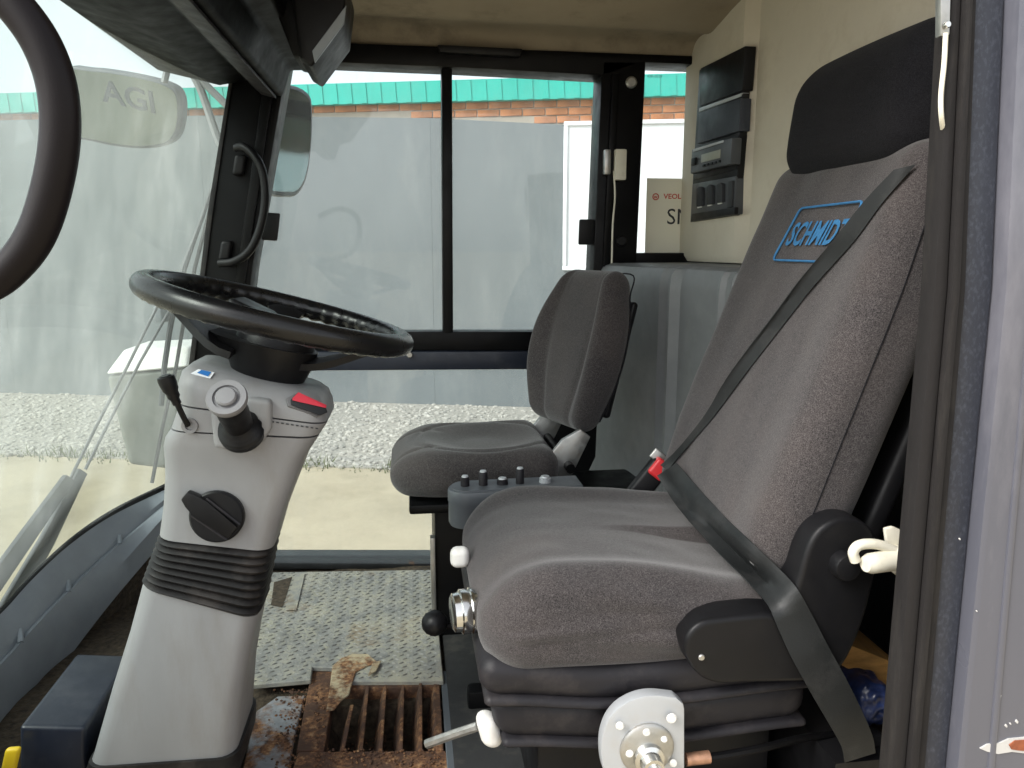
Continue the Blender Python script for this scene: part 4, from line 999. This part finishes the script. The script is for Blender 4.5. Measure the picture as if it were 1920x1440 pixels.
flat('torn_plate', [(624, 1262), (640, 1248), (660, 1240), (690, 1240), (712, 1258), (690, 1262), (668, 1274), (660, 1300), (655, 1318), (640, 1330), (628, 1346), (612, 1350), (618, 1310)], .0195, .003, 'rust_tan')
flat('bent_tab', [(700, 1258), (716, 1256), (706, 1276), (690, 1286)], .024, .003, 'rust_tan')
fl2 = thing('floor_panel', PZ(530, 1370, FL), 'scuffed steel floor panel between the column and the rusted grate', 'floor panel')
obj('panel', prism([G(a, b_, -.004) for a, b_ in ((480, 1330), (520, 1302), (572, 1300), (556, 1360), (540, 1440), (520, 1500), (440, 1500))], (0, 0, -.012), .002, 1), 'rust_steel', fl2)
fl3 = obj('floor_strip', prism([G(a, b_, .006) for a, b_ in ((826, 1262), (850, 1262), (872, 1500), (842, 1500))], (0, 0, -.02), .002, 1), 'box_grey', None, 'narrow blue grey floor strip between rusted grate and driver seat', 'floor strip')
# crumbs of rust
vs, fs = [], []
for _ in range(1100):
    a, b_ = random.choice((random.uniform(590, 826), random.uniform(590, 826), random.gauss(560, 25))), random.uniform(1290, 1440); p = G(a, b_, -.078 if 610 < a < 815 and b_ < 1408 else .005); s = random.uniform(.0008, .0035); k = len(vs)
    if a < 590: p.z = zg-.003
    for v in iv: vs.append(p+V((v.x*s*random.uniform(.6, 1.4), v.y*s*random.uniform(.6, 1.4), v.z*s*.6)))
    fs += [[i+k for i in f] for f in ifs]
obj('rust_crumbs', (vs, fs), 'rust', None, 'scattered rust crumbs on the cab floor', 'debris', kind='stuff', smooth=0)

# things behind the seat: white clip, plank, blue cloth
cl = thing('white_clip', P(1650, 1085, 1.0), 'white plastic clip beside the door seal behind the seat', 'clip')
yc_ = .97
obj('arm', tube(catmull([P(1604, 1052, yc_), P(1600, 1035, yc_), P(1612, 1022, yc_), P(1640, 1020, yc_), P(1668, 1028, yc_), P(1692, 1040, yc_)], 5), .0075, 10), 'ivory', cl)
obj('barrel', lathe([(0, .011), (.008, .0145), (.03, .015), (.05, .0155), (.052, .019), (.066, .019)], P(1622, 1058, yc_-.01), (1, .15, .02), 22), 'ivory', cl)
obj('tab', prism([P(a, b_, yc_+.012) for a, b_ in ((1660, 992), (1676, 988), (1704, 1000), (1704, 1030), (1664, 1024))], (0, .008, 0), .003), 'ivory', cl)
obj('foot', prism([P(a, b_, yc_+.006) for a, b_ in ((1662, 1064), (1704, 1050), (1704, 1086), (1690, 1086))], (0, .01, 0), .003), 'ivory', cl)
wp0 = [P(a, b_, 1.22) for a, b_ in ((1570, 1170), (1620, 1203), (1700, 1250), (1720, 1330), (1640, 1290), (1585, 1240))]
obj('wooden_plank', hexa([P(1560, 1235, 1.12), P(1690, 1318, 1.12), P(1690, 1318, 1.30)+V((0, 0, .0)), P(1560, 1235, 1.30), P(1560, 1195, 1.12), P(1690, 1248, 1.12), P(1690, 1248, 1.12)+V((0, .18, 0)), P(1560, 1195, 1.12)+V((0, .18, 0))], .004), 'wood', None, 'bare wooden plank end behind the driver seat', 'plank')
def crum(x, y, z):
    n_ = mnoise.noise(V((x*60, y*60, z*60)))*.012; q = P(1618, 1300, 1.10)
    return tuple(q+V((x, y, z))*(1+n_*14))
obj('blue_bag', rbox((.028, .05, .034), .02, (8, 8, 8), 5, crum), 'blue_bag', None, 'crumpled dark blue bag under the wooden plank', 'bag', smooth=60)

# ================================================================== OUTSIDE FITTINGS
def mirror(name, pts, Y, depth, tilt, label, par_label=None):
    t = thing(name, P(sum(a for a, _ in pts)/len(pts), max(b_ for _, b_ in pts), Y), label, 'mirror', 'outside mirrors')
    c = V((0, 0, 0))
    p3 = [P(a, b_, Y) for a, b_ in pts]
    cen = sum(p3, V((0, 0, 0)))/len(p3)
    def tl(p): d = p-cen; return V((p.x, p.y+d.x*tilt[0]+d.z*tilt[1], p.z))
    p3 = [tl(p) for p in p3]; nn = V((tilt[0], -1, tilt[1])).normalized()
    obj('housing', prism([cen+(p-cen)*1.0 for p in p3], -nn*depth, .012, 3), 'box_grey', t)
    obj('glass', prism([cen+(p-cen)*.92+nn*.001 for p in p3], nn*.002), 'mirror_glass', t, smooth=0)
    return t, cen, nn
def rpoly(pts, n=4): return [(v.x, v.y) for v in catmull([(a, b_, 0) for a, b_ in pts], n, True)]
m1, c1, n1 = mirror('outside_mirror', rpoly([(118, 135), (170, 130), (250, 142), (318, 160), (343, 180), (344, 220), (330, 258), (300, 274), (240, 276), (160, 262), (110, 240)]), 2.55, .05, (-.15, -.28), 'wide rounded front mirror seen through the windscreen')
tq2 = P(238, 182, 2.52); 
obj('reflected_lettering', letters('AGI', .085, lambda x, y: V((tq2.x+x*1.1, 0, tq2.z+y-.25*x)) + V((0, c1.y+((tq2.x+x*1.1)-c1.x)*-.15+((tq2.z+y-.25*x)-c1.z)*-.28-.0055, 0)), .0012), 'wiper_grey', m1, smooth=0)  # reflection of the vehicle's lettering, modelled as dark letters on the mirror glass
m2, c2, n2 = mirror('outside_mirror', rpoly([(505, 165), (545, 158), (574, 170), (584, 195), (583, 270), (575, 330), (560, 362), (540, 368), (500, 356), (495, 260)], 3), 2.72, .05, (.35, .02), 'tall side mirror beyond the front edge of the far window')
ar = thing('mirror_bracket', P(420, 280, 2.47), 'pale forked mirror bracket outside the windscreen', 'bracket')
yb = 2.47
obj('long_arm', tube(catmull([P(318, 78, yb), P(345, 110, yb), P(375, 165, yb), P(396, 225, yb), P(412, 268, yb), P(425, 285, yb)], 4), .012, 8), 'outer_grey', ar)
obj('short_arm', tube([P(360, 135, yb), P(392, 165, yb), P(428, 200, yb)], .011, 8), 'outer_grey', ar)
obj('drop_arm', tube([P(322, 85, yb), P(316, 120, yb), P(308, 155, yb)], .010, 8), 'outer_grey', ar)
obj('mount', prism([P(a, b_, yb) for a, b_ in ((420, 205), (438, 195), (424, 285), (412, 272))], (0, .06, 0), .006), 'black_plastic', ar)

# wipers, outside the glass
w1 = thing('wiper', GL(-20, 1110, -.04), 'long twin rod wiper arm rising across the windscreen', 'wiper', 'windscreen wipers')
for pts, r_ in (([(128, 905), (180, 800), (240, 685), (296, 572)], .0042), ([(160, 880), (205, 790), (262, 680), (318, 582)], .0042)):
    obj('rod', tube([GL(a, b_, -.035) for a, b_ in pts], r_, 8), 'wiper_grey', w1)
def glassprism(name, pts, sh, th, mat, par): return obj(name, prism([GL(a, b_, sh) for a, b_ in pts], (-th, 0, 0), .003), mat, par)
glassprism('arm', [(-60, 1140), (40, 1005), (126, 890), (142, 902), (62, 1016), (-35, 1165)], -.03, .012, 'wiper_grey', w1)
glassprism('arm', [(-10, 1160), (80, 1010), (150, 878), (165, 888), (102, 1022), (15, 1180)], -.034, .012, 'wiper_grey', w1)
w2 = thing('wiper', GL(300, 900, -.04), 'short wiper with upright blade close to the far pillar', 'wiper', 'windscreen wipers')
obj('arm', tube([GL(a, b_, -.04) for a, b_ in ((400, 345), (382, 400), (362, 455), (345, 500), (330, 560), (318, 620), (308, 690), (302, 760))], [.006, .006, .007, .010, .008, .008, .008, .008], 8), 'wiper_grey', w2)
obj('blade', tube([GL(a, b_, -.02) for a, b_ in ((416, 305), (392, 400), (366, 500), (345, 600), (330, 690), (305, 800), (285, 905))], .006, 6), 'rubber', w2)
glassprism('knuckle', [(300, 575), (325, 570), (325, 602), (304, 605)], -.05, .02, 'dash_blue', w2)
# housing outside at the front corner
hs_ = thing('lamp_housing', P(280, 880, 2.65), 'pale green tapered lamp housing with a white top outside the windscreen', 'lamp')
yo = 2.62
def frus(l0, l1, y0, y1): return [P(*l0, y0), P(*l1, y0), P(*l1, y0)+V((0, y1-y0, 0)), P(*l0, y0)+V((0, y1-y0, 0))]
obj('shell', hexa(frus((240, 872), (330, 882), yo, yo+.25)+frus((198, 705), (350, 690), yo-.02, yo+.3), .02, 3), 'housing_green', hs_)
obj('lid', hexa(frus((196, 703), (352, 688), yo-.025, yo+.3)+frus((232, 655), (356, 650), yo+.02, yo+.26), .012, 3), 'white_plastic', hs_)
